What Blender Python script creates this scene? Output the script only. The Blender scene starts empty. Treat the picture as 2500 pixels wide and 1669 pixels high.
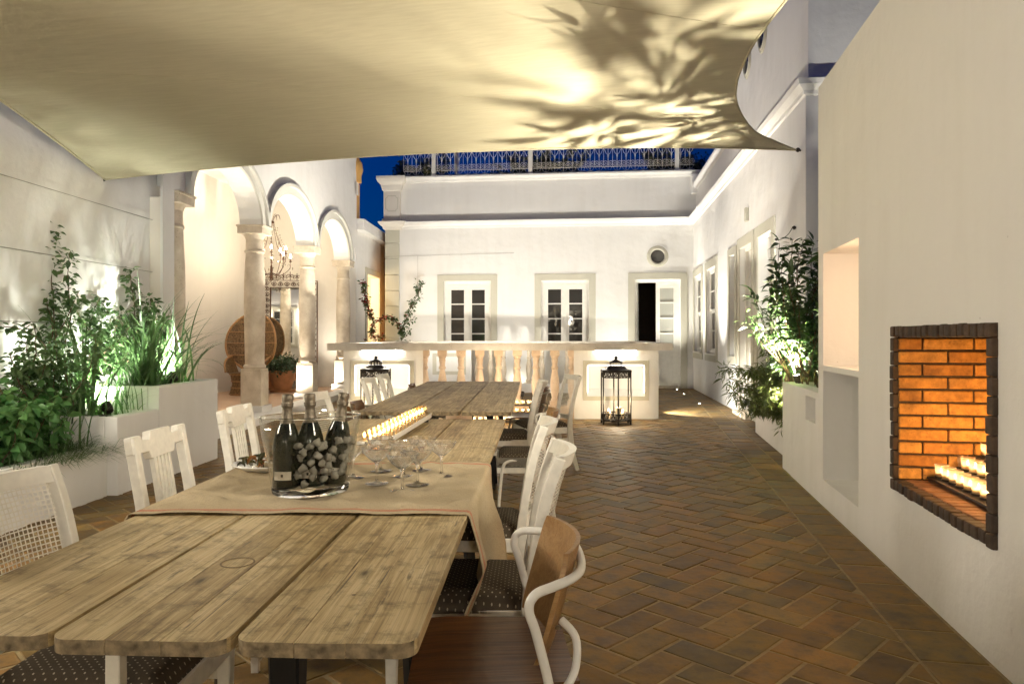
import bpy, bmesh, math, random
from mathutils import Vector, Matrix, noise
R = math.radians
random.seed(7)
scene = bpy.context.scene
col = scene.collection

# ---------------------------------------------------------------- camera
FPX, CX, HY, EYE = 1750.0, 1250.0, 822.0, 1.3      # calibration of the 2500 px wide photograph
cam_d = bpy.data.cameras.new('camera')
cam = bpy.data.objects.new('camera', cam_d)
col.objects.link(cam)
cam.location = (0, 0, EYE)
cam.rotation_euler = (R(90), 0, 0)
cam_d.sensor_width = 36
cam_d.lens = 36 * FPX / 2500
cam_d.shift_y = -12.5 / 2500
cam_d.clip_end = 500
cam_d.clip_start = 0.05
scene.camera = cam
# ---------------------------------------------------------------- world: dusk sky
world = bpy.data.worlds.new('World')
scene.world = world
world.use_nodes = True
wn = world.node_tree
wn.nodes.clear()
sky = wn.nodes.new('ShaderNodeTexSky')
sky.sky_type = 'NISHITA'
sky.sun_disc = False
sky.sun_elevation = R(0.0)
sky.sun_rotation = R(300)
sky.air_density = 1.0
sky.ozone_density = 7.5
sky.dust_density = 0.0
bg = wn.nodes.new('ShaderNodeBackground')
bg.inputs[1].default_value = 0.043
wo = wn.nodes.new('ShaderNodeOutputWorld')
wn.links.new(sky.outputs[0], bg.inputs[0])
wn.links.new(bg.outputs[0], wo.inputs[0])
# ---------------------------------------------------------------- exposure
vs = scene.view_settings
vs.view_transform = 'Standard'
vs.look = 'None'
vs.exposure = 2.58
vs.gamma = 1.0
vs.use_curve_mapping = False
cy = scene.cycles
cy.max_bounces = 10
cy.diffuse_bounces = 4
cy.glossy_bounces = 4
cy.transmission_bounces = 10
cy.transparent_max_bounces = 24
cy.caustics_reflective = False
cy.caustics_refractive = False
cy.sample_clamp_indirect = 4.0
cy.use_denoising = True
cy.use_adaptive_sampling = True
cy.adaptive_threshold = 0.03

# ---------------------------------------------------------------- geometry helpers
def gp(px, py, z=0.0):
    d = (EYE - z) * FPX / (py - HY)
    return Vector(((px - CX) / FPX * d, d, z))
def dp(px, py, d):
    return Vector(((px - CX) / FPX * d, d, EYE + (HY - py) / FPX * d))
def to_px(p):
    return (CX + p[0] / p[1] * FPX, HY - (p[2] - EYE) / p[1] * FPX)

class MB:
    def __init__(s, M=None):
        s.v = []; s.f = []; s.M = M
    def add(s, vs_, fs):
        o = len(s.v)
        if s.M is not None:
            s.v += [tuple(s.M @ Vector(p)) for p in vs_]
        else:
            s.v += [tuple(p) for p in vs_]
        s.f += [tuple(i + o for i in f) for f in fs]
        return s
    def box(s, x0, x1, y0, y1, z0, z1):
        return s.add([(x0,y0,z0),(x1,y0,z0),(x1,y1,z0),(x0,y1,z0),(x0,y0,z1),(x1,y0,z1),(x1,y1,z1),(x0,y1,z1)],
              [(0,3,2,1),(4,5,6,7),(0,1,5,4),(1,2,6,5),(2,3,7,6),(3,0,4,7)])
    def taper(s, cx, cy_, z0, z1, w0, w1, d0=None, d1=None):
        d0 = w0 if d0 is None else d0; d1 = w1 if d1 is None else d1
        a = [(cx-w0/2,cy_-d0/2,z0),(cx+w0/2,cy_-d0/2,z0),(cx+w0/2,cy_+d0/2,z0),(cx-w0/2,cy_+d0/2,z0)]
        b = [(cx-w1/2,cy_-d1/2,z1),(cx+w1/2,cy_-d1/2,z1),(cx+w1/2,cy_+d1/2,z1),(cx-w1/2,cy_+d1/2,z1)]
        return s.add(a+b, [(0,3,2,1),(4,5,6,7),(0,1,5,4),(1,2,6,5),(2,3,7,6),(3,0,4,7)])
    def tube(s, pts, r, n=8, closed=False):
        pts = [Vector(p) for p in pts]
        rs = r if isinstance(r, (list, tuple)) else [r]*len(pts)
        m = len(pts); vs_ = []; fs = []
        up = Vector((0,0,1)); prev = None
        for i, p in enumerate(pts):
            a = pts[(i-1) % m] if (closed or i > 0) else p
            b = pts[(i+1) % m] if (closed or i < m-1) else p
            t = (b - a)
            if t.length < 1e-9: t = Vector((0,0,1))
            t.normalize()
            if prev is None:
                ref = up if abs(t.z) < 0.9 else Vector((1,0,0))
                nx = t.cross(ref).normalized()
            else:
                nx = (prev - t*prev.dot(t))
                if nx.length < 1e-6: nx = t.cross(Vector((1,0,0)))
                nx.normalize()
            prev = nx
            ny = t.cross(nx)
            for k in range(n):
                an = 2*math.pi*k/n
                vs_.append(p + nx*(math.cos(an)*rs[i]) + ny*(math.sin(an)*rs[i]))
        q = m if closed else m-1
        for i in range(q):
            for k in range(n):
                fs.append((i*n+k, i*n+(k+1)%n, ((i+1)%m)*n+(k+1)%n, ((i+1)%m)*n+k))
        if not closed:
            fs.append(tuple(range(n-1,-1,-1))); fs.append(tuple((m-1)*n+k for k in range(n)))
        return s.add(vs_, fs)
    def bar(s, pts, wx, t):
        """rectangular section swept along a path whose side axis is X"""
        pts = [Vector(p) for p in pts]; m = len(pts); vs_ = []; fs = []
        for i, p in enumerate(pts):
            a = pts[max(i-1,0)]; b = pts[min(i+1,m-1)]
            tg = (b-a); tg.x = 0; tg.normalize()
            nn = Vector((0, -tg.z, tg.y))
            w = wx[i] if isinstance(wx,(list,tuple)) else wx
            th = t[i] if isinstance(t,(list,tuple)) else t
            for sx, sn in ((-1,-1),(1,-1),(1,1),(-1,1)):
                vs_.append(p + Vector((sx*w/2,0,0)) + nn*(sn*th/2))
        for i in range(m-1):
            for k in range(4):
                fs.append((i*4+k, i*4+(k+1)%4, (i+1)*4+(k+1)%4, (i+1)*4+k))
        fs.append((3,2,1,0)); fs.append(tuple((m-1)*4+k for k in range(4)))
        return s.add(vs_, fs)
    def lathe(s, prof, n=24, c=(0,0,0), sx=1.0, sy=1.0, rot=0.0, close=True):
        vs_ = []; fs = []; m = len(prof); ca, sa = math.cos(rot), math.sin(rot)
        for r, z in prof:
            for k in range(n):
                a = 2*math.pi*k/n
                x, y = r*math.cos(a)*sx, r*math.sin(a)*sy
                vs_.append((c[0]+x*ca-y*sa, c[1]+x*sa+y*ca, c[2]+z))
        for i in range(m-1):
            for k in range(n):
                fs.append((i*n+k, i*n+(k+1)%n, (i+1)*n+(k+1)%n, (i+1)*n+k))
        if close:
            if prof[0][0] > 1e-6: fs.append(tuple(range(n-1,-1,-1)))
            if prof[-1][0] > 1e-6: fs.append(tuple((m-1)*n+k for k in range(n)))
        return s.add(vs_, fs)
    def prism(s, poly, a, b, plane='xy'):
        n = len(poly)
        mp = {'xy': lambda p,h:(p[0],p[1],h), 'xz': lambda p,h:(p[0],h,p[1]), 'yz': lambda p,h:(h,p[0],p[1])}[plane]
        vs_ = [mp(p,a) for p in poly]+[mp(p,b) for p in poly]
        fs = [tuple(range(n-1,-1,-1)), tuple(range(n,2*n))]
        fs += [(i,(i+1)%n,n+(i+1)%n,n+i) for i in range(n)]
        return s.add(vs_, fs)
    def sweep(s, path, prof, closed=False):
        """profile of (offset, z) swept along a plan path (x, y); offset to the right of travel"""
        m = len(path); k = len(prof); vs_ = []; fs = []
        P = [Vector((p[0],p[1])) for p in path]
        for i in range(m):
            if closed or 0 < i < m-1:
                t1 = (P[i]-P[(i-1)%m]).normalized(); t2 = (P[(i+1)%m]-P[i]).normalized()
            elif i == 0: t1 = t2 = (P[1]-P[0]).normalized()
            else: t1 = t2 = (P[-1]-P[-2]).normalized()
            n1 = Vector((t1.y,-t1.x)); n2 = Vector((t2.y,-t2.x)); b = (n1+n2)
            b = b/(b.length_squared/2) if b.length > 1e-6 else n1
            for off, z in prof:
                vs_.append((P[i].x+b.x*off, P[i].y+b.y*off, z))
        q = m if closed else m-1
        for i in range(q):
            j = (i+1)%m
            for a in range(k):
                c = (a+1)%k
                fs.append((i*k+a, j*k+a, j*k+c, i*k+c))
        if not closed:
            fs.append(tuple(range(k))); fs.append(tuple((m-1)*k+a for a in range(k-1,-1,-1)))
        return s.add(vs_, fs)
    def grid(s, fn, nu, nv):
        vs_ = [fn(i/nu, j/nv) for j in range(nv+1) for i in range(nu+1)]
        w = nu+1
        return s.add(vs_, [(j*w+i, j*w+i+1, (j+1)*w+i+1, (j+1)*w+i) for j in range(nv) for i in range(nu)])
    def slab(s, u0, u1, z0, z1, y0, y1, holes=()):
        """wall in the XZ plane between y0 (front) and y1, with rectangular holes (u0,u1,z0,z1)"""
        us = sorted(set([u0,u1]+[c for h in holes for c in h[:2] if u0 < c < u1]))
        zs = sorted(set([z0,z1]+[c for h in holes for c in h[2:] if z0 < c < z1]))
        inside = lambda a,b: any(h[0] < a < h[1] and h[2] < b < h[3] for h in holes)
        for i in range(len(us)-1):
            for j in range(len(zs)-1):
                a,b,c,d = us[i],us[i+1],zs[j],zs[j+1]
                if inside((a+b)/2,(c+d)/2): continue
                s.add([(a,y0,c),(b,y0,c),(b,y0,d),(a,y0,d),(a,y1,c),(b,y1,c),(b,y1,d),(a,y1,d)],[(0,1,2,3),(5,4,7,6)])
        for h in list(holes):
            a,b,c,d = max(h[0],u0),min(h[1],u1),max(h[2],z0),min(h[3],z1)
            q = [(a,y0,c),(b,y0,c),(b,y0,d),(a,y0,d),(a,y1,c),(b,y1,c),(b,y1,d),(a,y1,d)]
            fs = [(1,2,6,5),(3,0,4,7)]
            if h[2] > z0: fs.append((0,1,5,4))
            if h[3] < z1: fs.append((2,3,7,6))
            s.add(q, fs)
        s.add([(u0,y0,z0),(u1,y0,z0),(u1,y0,z1),(u0,y0,z1),(u0,y1,z0),(u1,y1,z0),(u1,y1,z1),(u0,y1,z1)],[(1,5,6,2),(0,3,7,4),(3,2,6,7)])
        return s
    def mesh(s, name, mat, smooth=None, bevel=0.0, seg=1, norm=True, weld=False):
        me = bpy.data.meshes.new(name)
        me.from_pydata(s.v, [], s.f)
        if norm or bevel or weld:
            bm = bmesh.new(); bm.from_mesh(me)
            if weld: bmesh.ops.remove_doubles(bm, verts=bm.verts, dist=1e-5)
            if norm: bmesh.ops.recalc_face_normals(bm, faces=bm.faces)
            if bevel:
                ed = [e for e in bm.edges if len(e.link_faces) == 2 and e.calc_face_angle(0) > 0.5]
                bmesh.ops.bevel(bm, geom=ed, offset=bevel, segments=seg, affect='EDGES', profile=0.6)
            bm.to_mesh(me); bm.free()
        if mat: me.materials.append(mat)
        if smooth is not None:
            me.polygons.foreach_set('use_smooth', [True]*len(me.polygons))
            if smooth < 179: me.set_sharp_from_angle(angle=R(smooth))
        me.update()
        return me
    def build(s, name, mat, parent=None, loc=None, rz=None, **k):
        return obj(name, s.mesh(name, mat, **k), parent, loc, rz)

def obj(name, me, parent=None, loc=None, rz=None):
    o = bpy.data.objects.new(name, me)
    col.objects.link(o)
    if parent: o.parent = parent
    if loc is not None: o.location = loc
    if rz is not None: o.rotation_euler = (0,0,rz)
    return o
def tag(o, label, cat, group=None):
    o['label'] = label; o['category'] = cat
    if group: o['group'] = group
    return o
def thing(name, label, cat, loc=(0,0,0), rz=0.0, group=None):
    return tag(obj(name, None, None, loc, rz), label, cat, group)
def copy_tree(o, parent=None):
    c = o.copy(); col.objects.link(c)
    if parent is not None:
        c.parent = parent
    for ch in list(o.children):
        copy_tree(ch, c)
    return c
def place(proto, state, label, loc, rz, group=None):
    """first use moves the prototype itself, later ones copy it with its parts"""
    o = proto if not state.get(proto.name) else copy_tree(proto)
    state[proto.name] = True
    o.location = loc; o.rotation_euler = (0,0,rz); o['label'] = label
    if group: o['group'] = group
    return o
used = {}
def spiral(cx, cz, r0, r1, a0, turns, n=14):
    return [(cx+(r0+(r1-r0)*i/n)*math.cos(a0+2*math.pi*turns*i/n), cz+(r0+(r1-r0)*i/n)*math.sin(a0+2*math.pi*turns*i/n)) for i in range(n+1)]
def catmull(pts, per=6):
    P = [Vector(p) for p in pts]; out = []
    for i in range(len(P)-1):
        p0 = P[max(i-1,0)]; p1 = P[i]; p2 = P[i+1]; p3 = P[min(i+2,len(P)-1)]
        for k in range(per):
            t = k/per
            out.append(0.5*((2*p1)+(p2-p0)*t+(2*p0-5*p1+4*p2-p3)*t*t+(3*p1-p0-3*p2+p3)*t**3))
    out.append(P[-1])
    return out

# ---------------------------------------------------------------- materials
def mk(name):
    m = bpy.data.materials.new(name); m.use_nodes = True
    nt = m.node_tree
    return m, nt, nt.nodes['Principled BSDF']
def nd(nt, t, ins=None, **props):
    n = nt.nodes.new('ShaderNode'+t)
    for k, v in props.items(): setattr(n, k, v)
    for k, v in (ins or {}).items():
        if hasattr(v, 'links') or hasattr(v, 'is_output'): nt.links.new(v, n.inputs[k])
        else: n.inputs[k].default_value = v
    return n
def ramp(nt, fac, stops):
    r = nt.nodes.new('ShaderNodeValToRGB'); e = r.color_ramp.elements
    while len(e) > 1: e.remove(e[-1])
    e[0].position = stops[0][0]; e[0].color = (*stops[0][1], 1)
    for p, c in stops[1:]:
        x = e.new(p); x.color = (*c, 1)
    nt.links.new(fac, r.inputs[0])
    return r.outputs[0]
def mix(nt, fac, a, b, blend='MIX'):
    n = nt.nodes.new('ShaderNodeMix'); n.data_type = 'RGBA'; n.blend_type = blend
    for k, v in ((0,fac),(6,a),(7,b)):
        if hasattr(v, 'links'): nt.links.new(v, n.inputs[k])
        else: n.inputs[k].default_value = (*v,1) if isinstance(v, tuple) and len(v) == 3 else v
    return n.outputs[2]
def bump(nt, bsdf, h, strength=0.2, dist=0.01):
    b = nd(nt, 'Bump', {'Strength': strength, 'Distance': dist, 'Height': h})
    nt.links.new(b.outputs[0], bsdf.inputs['Normal'])
def plain(name, c, rough=0.5, metal=0.0, var=0.12, scale=12.0, bmp=0.0, spec=0.5):
    m, nt, b = mk(name)
    tc = nd(nt, 'TexCoord')
    n = nd(nt, 'TexNoise', {'Vector': tc.outputs['Object'], 'Scale': scale, 'Detail': 5.0})
    lo = tuple(x*(1-var) for x in c); hi = tuple(min(1,x*(1+var)) for x in c)
    nt.links.new(ramp(nt, n.outputs[0], [(0.3,lo),(0.7,hi)]), b.inputs['Base Color'])
    b.inputs['Roughness'].default_value = rough; b.inputs['Metallic'].default_value = metal
    b.inputs['Specular IOR Level'].default_value = spec
    if bmp:
        n2 = nd(nt, 'TexNoise', {'Vector': tc.outputs['Object'], 'Scale': scale*4, 'Detail': 4.0})
        bump(nt, b, n2.outputs[0], bmp, 0.005)
    return m
def plaster(name, c, stain=(0.62,0.58,0.50), amount=0.35):
    m, nt, b = mk(name)
    g = nd(nt, 'NewGeometry'); p = g.outputs['Position']
    n1 = nd(nt, 'TexNoise', {'Vector': p, 'Scale': 1.3, 'Detail': 6.0, 'Roughness': 0.6})
    mp = nd(nt, 'Mapping', {'Vector': p, 'Scale': (5.0,5.0,0.5)})
    n2 = nd(nt, 'TexNoise', {'Vector': mp.outputs[0], 'Scale': 1.0, 'Detail': 4.0})
    mul = nd(nt, 'Math', {0: n1.outputs[0], 1: n2.outputs[0]}, operation='MULTIPLY')
    f = ramp(nt, mul.outputs[0], [(0.22,(0,0,0)),(0.5,(amount,)*3)])
    base = mix(nt, f, c, stain)
    # small specks and scuffs
    vo = nd(nt, 'TexVoronoi', {'Vector': p, 'Scale': 5.0})
    n3 = nd(nt, 'TexNoise', {'Vector': p, 'Scale': 3.0})
    sp = ramp(nt, vo.outputs['Distance'], [(0.012,(0.5,0.5,0.5)),(0.03,(0,0,0))])
    base = mix(nt, sp, base, (0.35,0.32,0.27))
    nt.links.new(base, b.inputs['Base Color'])
    b.inputs['Roughness'].default_value = 0.75
    b.inputs['Specular IOR Level'].default_value = 0.25
    h1 = nd(nt, 'TexNoise', {'Vector': p, 'Scale': 3.5, 'Detail': 3.0})
    h2 = nd(nt, 'TexNoise', {'Vector': p, 'Scale': 55.0, 'Detail': 3.0})
    ad = nd(nt, 'Math', {0: h2.outputs[0], 1: 0.08}, operation='MULTIPLY')
    ad2 = nd(nt, 'Math', {0: h1.outputs[0], 1: ad.outputs[0]}, operation='ADD')
    bump(nt, b, ad2.outputs[0], 0.6, 0.03)
    return m
WHITE = plaster('white_plaster', (0.80,0.79,0.765), (0.64,0.62,0.575))
CREAM = plaster('cream_plaster', (0.79,0.745,0.67), (0.70,0.64,0.55))
def stone_mat(name, a, b_, pit=(0.22,0.15,0.09), bm_=0.5):
    m, nt, b = mk(name)
    g = nd(nt, 'NewGeometry'); p = g.outputs['Position']
    n1 = nd(nt, 'TexNoise', {'Vector': p, 'Scale': 4.0, 'Detail': 8.0, 'Roughness': 0.65})
    c = ramp(nt, n1.outputs[0], [(0.3,a),(0.65,b_)])
    vo = nd(nt, 'TexVoronoi', {'Vector': p, 'Scale': 26.0, 'Randomness': 1.0})
    n2 = nd(nt, 'TexNoise', {'Vector': p, 'Scale': 9.0, 'Detail': 3.0})
    th = nd(nt, 'Math', {0: n2.outputs[0], 1: 0.24}, operation='MULTIPLY')
    df = nd(nt, 'Math', {0: th.outputs[0], 1: vo.outputs['Distance']}, operation='SUBTRACT')
    pf = ramp(nt, df.outputs[0], [(0.0,(0,0,0)),(0.05,(0.75,)*3)])
    nt.links.new(mix(nt, pf, c, pit), b.inputs['Base Color'])
    b.inputs['Roughness'].default_value = 0.7
    inv = nd(nt, 'Math', {0: n1.outputs[0], 1: pf}, operation='SUBTRACT')
    bump(nt, b, inv.outputs[0], bm_, 0.006)
    return m
CAPSTONE = stone_mat('pale_capstone', (0.60,0.54,0.45), (0.76,0.71,0.62))
ARCHGREY = plaster('arch_grey_paint', (0.60,0.59,0.54), (0.52,0.50,0.45))
STONE = stone_mat('limestone', (0.50,0.42,0.31), (0.72,0.64,0.52))
PINKSTONE = stone_mat('pink_limestone', (0.55,0.41,0.29), (0.74,0.60,0.46))
TRIM = plaster('grey_green_trim', (0.56,0.54,0.45), (0.48,0.45,0.37), 0.4)
PAINT = plain('white_paint', (0.78,0.76,0.70), 0.35, var=0.05)
CHAIRW = plain('chair_white_paint', (0.74,0.71,0.63), 0.38, var=0.08, scale=30, bmp=0.05)
SOIL = plain('soil', (0.05,0.035,0.022), 0.95, var=0.5, scale=30, bmp=0.6)
IRON = plain('dark_iron', (0.035,0.028,0.022), 0.5, 0.5, var=0.3, scale=40, bmp=0.1)
RUSTIRON = plain('rusty_iron', (0.10,0.045,0.022), 0.65, 0.3, var=0.5, scale=40)
STEEL = plain('steel_wire', (0.35,0.33,0.30), 0.35, 0.9, var=0.1)
WHITEIRON = plain('white_iron', (0.62,0.58,0.50), 0.5, var=0.1)
BLACKMETAL = plain('black_metal', (0.02,0.02,0.022), 0.35, 0.6, var=0.2)
TERRAPOT = plain('terracotta_pot', (0.52,0.25,0.11), 0.7, var=0.15, scale=8, bmp=0.1)
RATTAN = plain('rattan_cane', (0.36,0.19,0.07), 0.45, var=0.25, scale=40)
PORCELAIN = plain('porcelain', (0.8,0.79,0.75), 0.15, var=0.02)
WAX = plain('candle_wax', (0.85,0.72,0.50), 0.5, var=0.05)
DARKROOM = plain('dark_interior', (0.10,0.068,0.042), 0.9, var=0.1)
OCHRE_LIT = plaster('ochre_lit_render', (0.62,0.36,0.12), (0.5,0.28,0.1))  # warm light falling on these parts is put into the colour

def wood_mat(name, cols, knots=True, rough=0.5, sx=1.0):
    m, nt, b = mk(name)
    tc = nd(nt, 'TexCoord'); oi = nd(nt, 'ObjectInfo')
    off = nd(nt, 'VectorMath', {0: (37.0,19.0,53.0)}, operation='SCALE'); nt.links.new(oi.outputs['Random'], off.inputs['Scale'])
    v = nd(nt, 'VectorMath', {0: tc.outputs['Object'], 1: off.outputs[0]}, operation='ADD').outputs[0]
    wv = nd(nt, 'Mapping', {'Vector': v, 'Scale': (3.0*sx,0.55,3.0)})
    warp = nd(nt, 'TexNoise', {'Vector': wv.outputs[0], 'Scale': 1.6, 'Detail': 3.0})
    mp = nd(nt, 'Mapping', {'Vector': v, 'Scale': (1.0*sx,0.024,1.0)})
    wsc = nd(nt, 'VectorMath', {0: warp.outputs[1]}, operation='SCALE'); wsc.inputs['Scale'].default_value = 0.045
    vv = nd(nt, 'VectorMath', {0: mp.outputs[0], 1: wsc.outputs[0]}, operation='ADD').outputs[0]
    fine = nd(nt, 'TexNoise', {'Vector': vv, 'Scale': 190.0, 'Detail': 5.0, 'Roughness': 0.65})
    ring = nd(nt, 'TexNoise', {'Vector': vv, 'Scale': 20.0, 'Detail': 1.5})
    rs = nd(nt, 'Math', {0: ring.outputs[0], 1: 34.0}, operation='MULTIPLY')
    rsn = nd(nt, 'Math', {0: rs.outputs[0]}, operation='SINE')
    a = nd(nt, 'Math', {0: rsn.outputs[0], 1: 0.06}, operation='MULTIPLY')
    big = nd(nt, 'TexNoise', {'Vector': v, 'Scale': 3.2, 'Detail': 5.0})
    fsc = nd(nt, 'MapRange', {0: fine.outputs[0], 1: 0.0, 2: 1.0, 3: 0.28, 4: 0.72})
    s1 = nd(nt, 'Math', {0: fsc.outputs[0], 1: a.outputs[0]}, operation='ADD')
    bg_ = nd(nt, 'Math', {0: big.outputs[0], 1: 0.40}, operation='MULTIPLY')
    s2 = nd(nt, 'Math', {0: s1.outputs[0], 1: bg_.outputs[0]}, operation='ADD')
    rn = nd(nt, 'Math', {0: oi.outputs['Random'], 1: 0.16}, operation='MULTIPLY')
    s3 = nd(nt, 'Math', {0: s2.outputs[0], 1: rn.outputs[0]}, operation='ADD')
    c = ramp(nt, s3.outputs[0], [(0.56,cols[0]),(0.70,cols[1]),(0.84,cols[2]),(0.98,cols[3])])
    if knots:
        kv = nd(nt, 'Mapping', {'Vector': v, 'Scale': (7.0,3.0,7.0)})
        vo = nd(nt, 'TexVoronoi', {'Vector': kv.outputs[0], 'Scale': 1.0})
        kf = ramp(nt, vo.outputs['Distance'], [(0.035,(0.9,)*3),(0.07,(0.45,)*3),(0.14,(0,0,0))])
        c = mix(nt, kf, c, tuple(x*0.28 for x in cols[0]))
        # dark dashes and stains
        dm = nd(nt, 'Mapping', {'Vector': v, 'Scale': (52.0,6.5,52.0)})
        dn = nd(nt, 'TexNoise', {'Vector': dm.outputs[0], 'Scale': 1.0, 'Detail': 5.0, 'Roughness': 0.65})
        df = ramp(nt, dn.outputs[0], [(0.60,(0,0,0)),(0.70,(0.75,)*3)])
        c = mix(nt, df, c, tuple(x*0.45 for x in cols[0]))
    gm_ = nd(nt, 'Mapping', {'Vector': vv, 'Scale': (1.0,0.5,1.0)})
    gl_ = nd(nt, 'TexNoise', {'Vector': gm_.outputs[0], 'Scale': 420.0, 'Detail': 2.0})
    gf = ramp(nt, gl_.outputs[0], [(0.55,(0,0,0)),(0.68,(0.42 if knots else 0.25,)*3)])
    c = mix(nt, gf, c, tuple(x*0.5 for x in cols[0]))
    if knots:
        cm = nd(nt, 'Mapping', {'Vector': v, 'Scale': (95.0,1.6,95.0)})
        cn = nd(nt, 'TexNoise', {'Vector': cm.outputs[0], 'Scale': 1.0, 'Detail': 2.0})
        cf = ramp(nt, cn.outputs[0], [(0.69,(0,0,0)),(0.74,(0.8,)*3)])
        c = mix(nt, cf, c, (0.06,0.04,0.02))
        dv_ = nd(nt, 'TexVoronoi', {'Vector': v, 'Scale': 9.0}); sf = ramp(nt, dv_.outputs['Distance'], [(0.03,(0.85,)*3),(0.055,(0,0,0))])
        c = mix(nt, sf, c, (0.09,0.06,0.03))
        sn = nd(nt, 'TexNoise', {'Vector': v, 'Scale': 13.0, 'Detail': 8.0, 'Roughness': 0.75}); sf2 = ramp(nt, sn.outputs[0], [(0.50,(0,0,0)),(0.66,(0.7,)*3)])
        c = mix(nt, sf2, c, tuple(x*0.62 for x in cols[0]))
    nt.links.new(c, b.inputs['Base Color'])
    b.inputs['Roughness'].default_value = rough
    b.inputs['Specular IOR Level'].default_value = 0.45
    bump(nt, b, s2.outputs[0], 0.45, 0.004)
    return m
PINE = wood_mat('weathered_pine', [(0.15,0.095,0.038),(0.37,0.265,0.122),(0.55,0.425,0.222),(0.69,0.565,0.34)])
WALNUT = wood_mat('walnut_plywood', [(0.05,0.02,0.008),(0.10,0.042,0.016),(0.16,0.07,0.026),(0.22,0.11,0.04)], False, 0.35)
OAKPLY = wood_mat('honey_plywood', [(0.20,0.10,0.035),(0.30,0.16,0.06),(0.36,0.21,0.085),(0.42,0.26,0.11)], False, 0.35)

def tile_mat(name, island):
    m, nt, b = mk(name)
    g = nd(nt, 'NewGeometry'); p = g.outputs['Position']
    rnd = g.outputs['Random Per Island'] if island else nd(nt, 'ObjectInfo').outputs['Random']
    base = ramp(nt, rnd, [(0.0,(0.115,0.070,0.026)),(0.2,(0.19,0.110,0.030)),(0.42,(0.165,0.110,0.033)),(0.6,(0.225,0.120,0.031)),
                          (0.78,(0.115,0.080,0.033)),(0.88,(0.21,0.142,0.046)),(1.0,(0.24,0.126,0.035))])
    n1 = nd(nt, 'TexNoise', {'Vector': p, 'Scale': 7.0, 'Detail': 8.0, 'Roughness': 0.7})
    f1 = ramp(nt, n1.outputs[0], [(0.33,(0.45,0.46,0.45)),(0.5,(1,1,1)),(0.68,(1.45,1.38,1.2))])
    c = mix(nt, 1.0, base, f1, 'MULTIPLY')
    n2 = nd(nt, 'TexNoise', {'Vector': p, 'Scale': 28.0, 'Detail': 4.0})
    f2 = ramp(nt, n2.outputs[0], [(0.62,(0,0,0)),(0.74,(0.6,)*3)])
    c = mix(nt, f2, c, (0.07,0.052,0.035))
    n4 = nd(nt, 'TexNoise', {'Vector': p, 'Scale': 11.0, 'Detail': 6.0})
    f4 = ramp(nt, n4.outputs[0], [(0.6,(0,0,0)),(0.75,(0.35,)*3)])
    c = mix(nt, f4, c, (0.24,0.17,0.08))
    nt.links.new(c, b.inputs['Base Color'])
    rr = ramp(nt, n1.outputs[0], [(0.3,(0.46,)*3),(0.7,(0.70,)*3)])
    nt.links.new(rr, b.inputs['Roughness'])
    b.inputs['Specular IOR Level'].default_value = 0.4
    n3 = nd(nt, 'TexNoise', {'Vector': p, 'Scale': 16.0, 'Detail': 6.0})
    bump(nt, b, n3.outputs[0], 0.5, 0.008)
    return m
TILE = tile_mat('terracotta_tile', False)
TILE_I = tile_mat('terracotta_tile_mass', True)
MORTAR = plain('floor_mortar', (0.29,0.22,0.11), 0.9, var=0.2, scale=25, bmp=0.5)
def brick_mat(name, a, b2, c3, soot=False):
    m, nt, b = mk(name)
    tc = nd(nt, 'TexCoord'); oi = nd(nt, 'ObjectInfo')
    base = ramp(nt, oi.outputs['Random'], [(0,a),(0.5,b2),(1,c3)])
    g = nd(nt, 'NewGeometry')
    n = nd(nt, 'TexNoise', {'Vector': g.outputs['Position'], 'Scale': 30.0, 'Detail': 6.0})
    c = mix(nt, 1.0, base, ramp(nt, n.outputs[0], [(0.3,(0.7,)*3),(0.7,(1.2,)*3)]), 'MULTIPLY')
    if soot:
        n5 = nd(nt, 'TexNoise', {'Vector': g.outputs['Position'], 'Scale': 5.0, 'Detail': 5.0, 'Roughness': 0.65})
        c = mix(nt, ramp(nt, n5.outputs[0], [(0.46,(0,0,0)),(0.72,(0.75,)*3)]), c, (0.09,0.04,0.015))
        n6 = nd(nt, 'TexNoise', {'Vector': g.outputs['Position'], 'Scale': 90.0, 'Detail': 3.0})
        c = mix(nt, ramp(nt, n6.outputs[0], [(0.6,(0,0,0)),(0.72,(0.5,)*3)]), c, (0.12,0.05,0.02))
    nt.links.new(c, b.inputs['Base Color']); b.inputs['Roughness'].default_value = 0.8
    bump(nt, b, n.outputs[0], 0.7, 0.007)
    return m
FIREBRICK = brick_mat('fire_brick', (0.38,0.155,0.024), (0.54,0.25,0.045), (0.60,0.31,0.075), True)
DARKBRICK = brick_mat('dark_edge_brick', (0.045,0.028,0.018), (0.06,0.036,0.021), (0.08,0.045,0.025))
HEARTH = brick_mat('hearth_brick', (0.16,0.075,0.035), (0.2,0.095,0.045), (0.24,0.115,0.055))
SOOT = plain('soot_mortar', (0.06,0.038,0.022), 0.95, var=0.3, scale=40, bmp=0.5)

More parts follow.
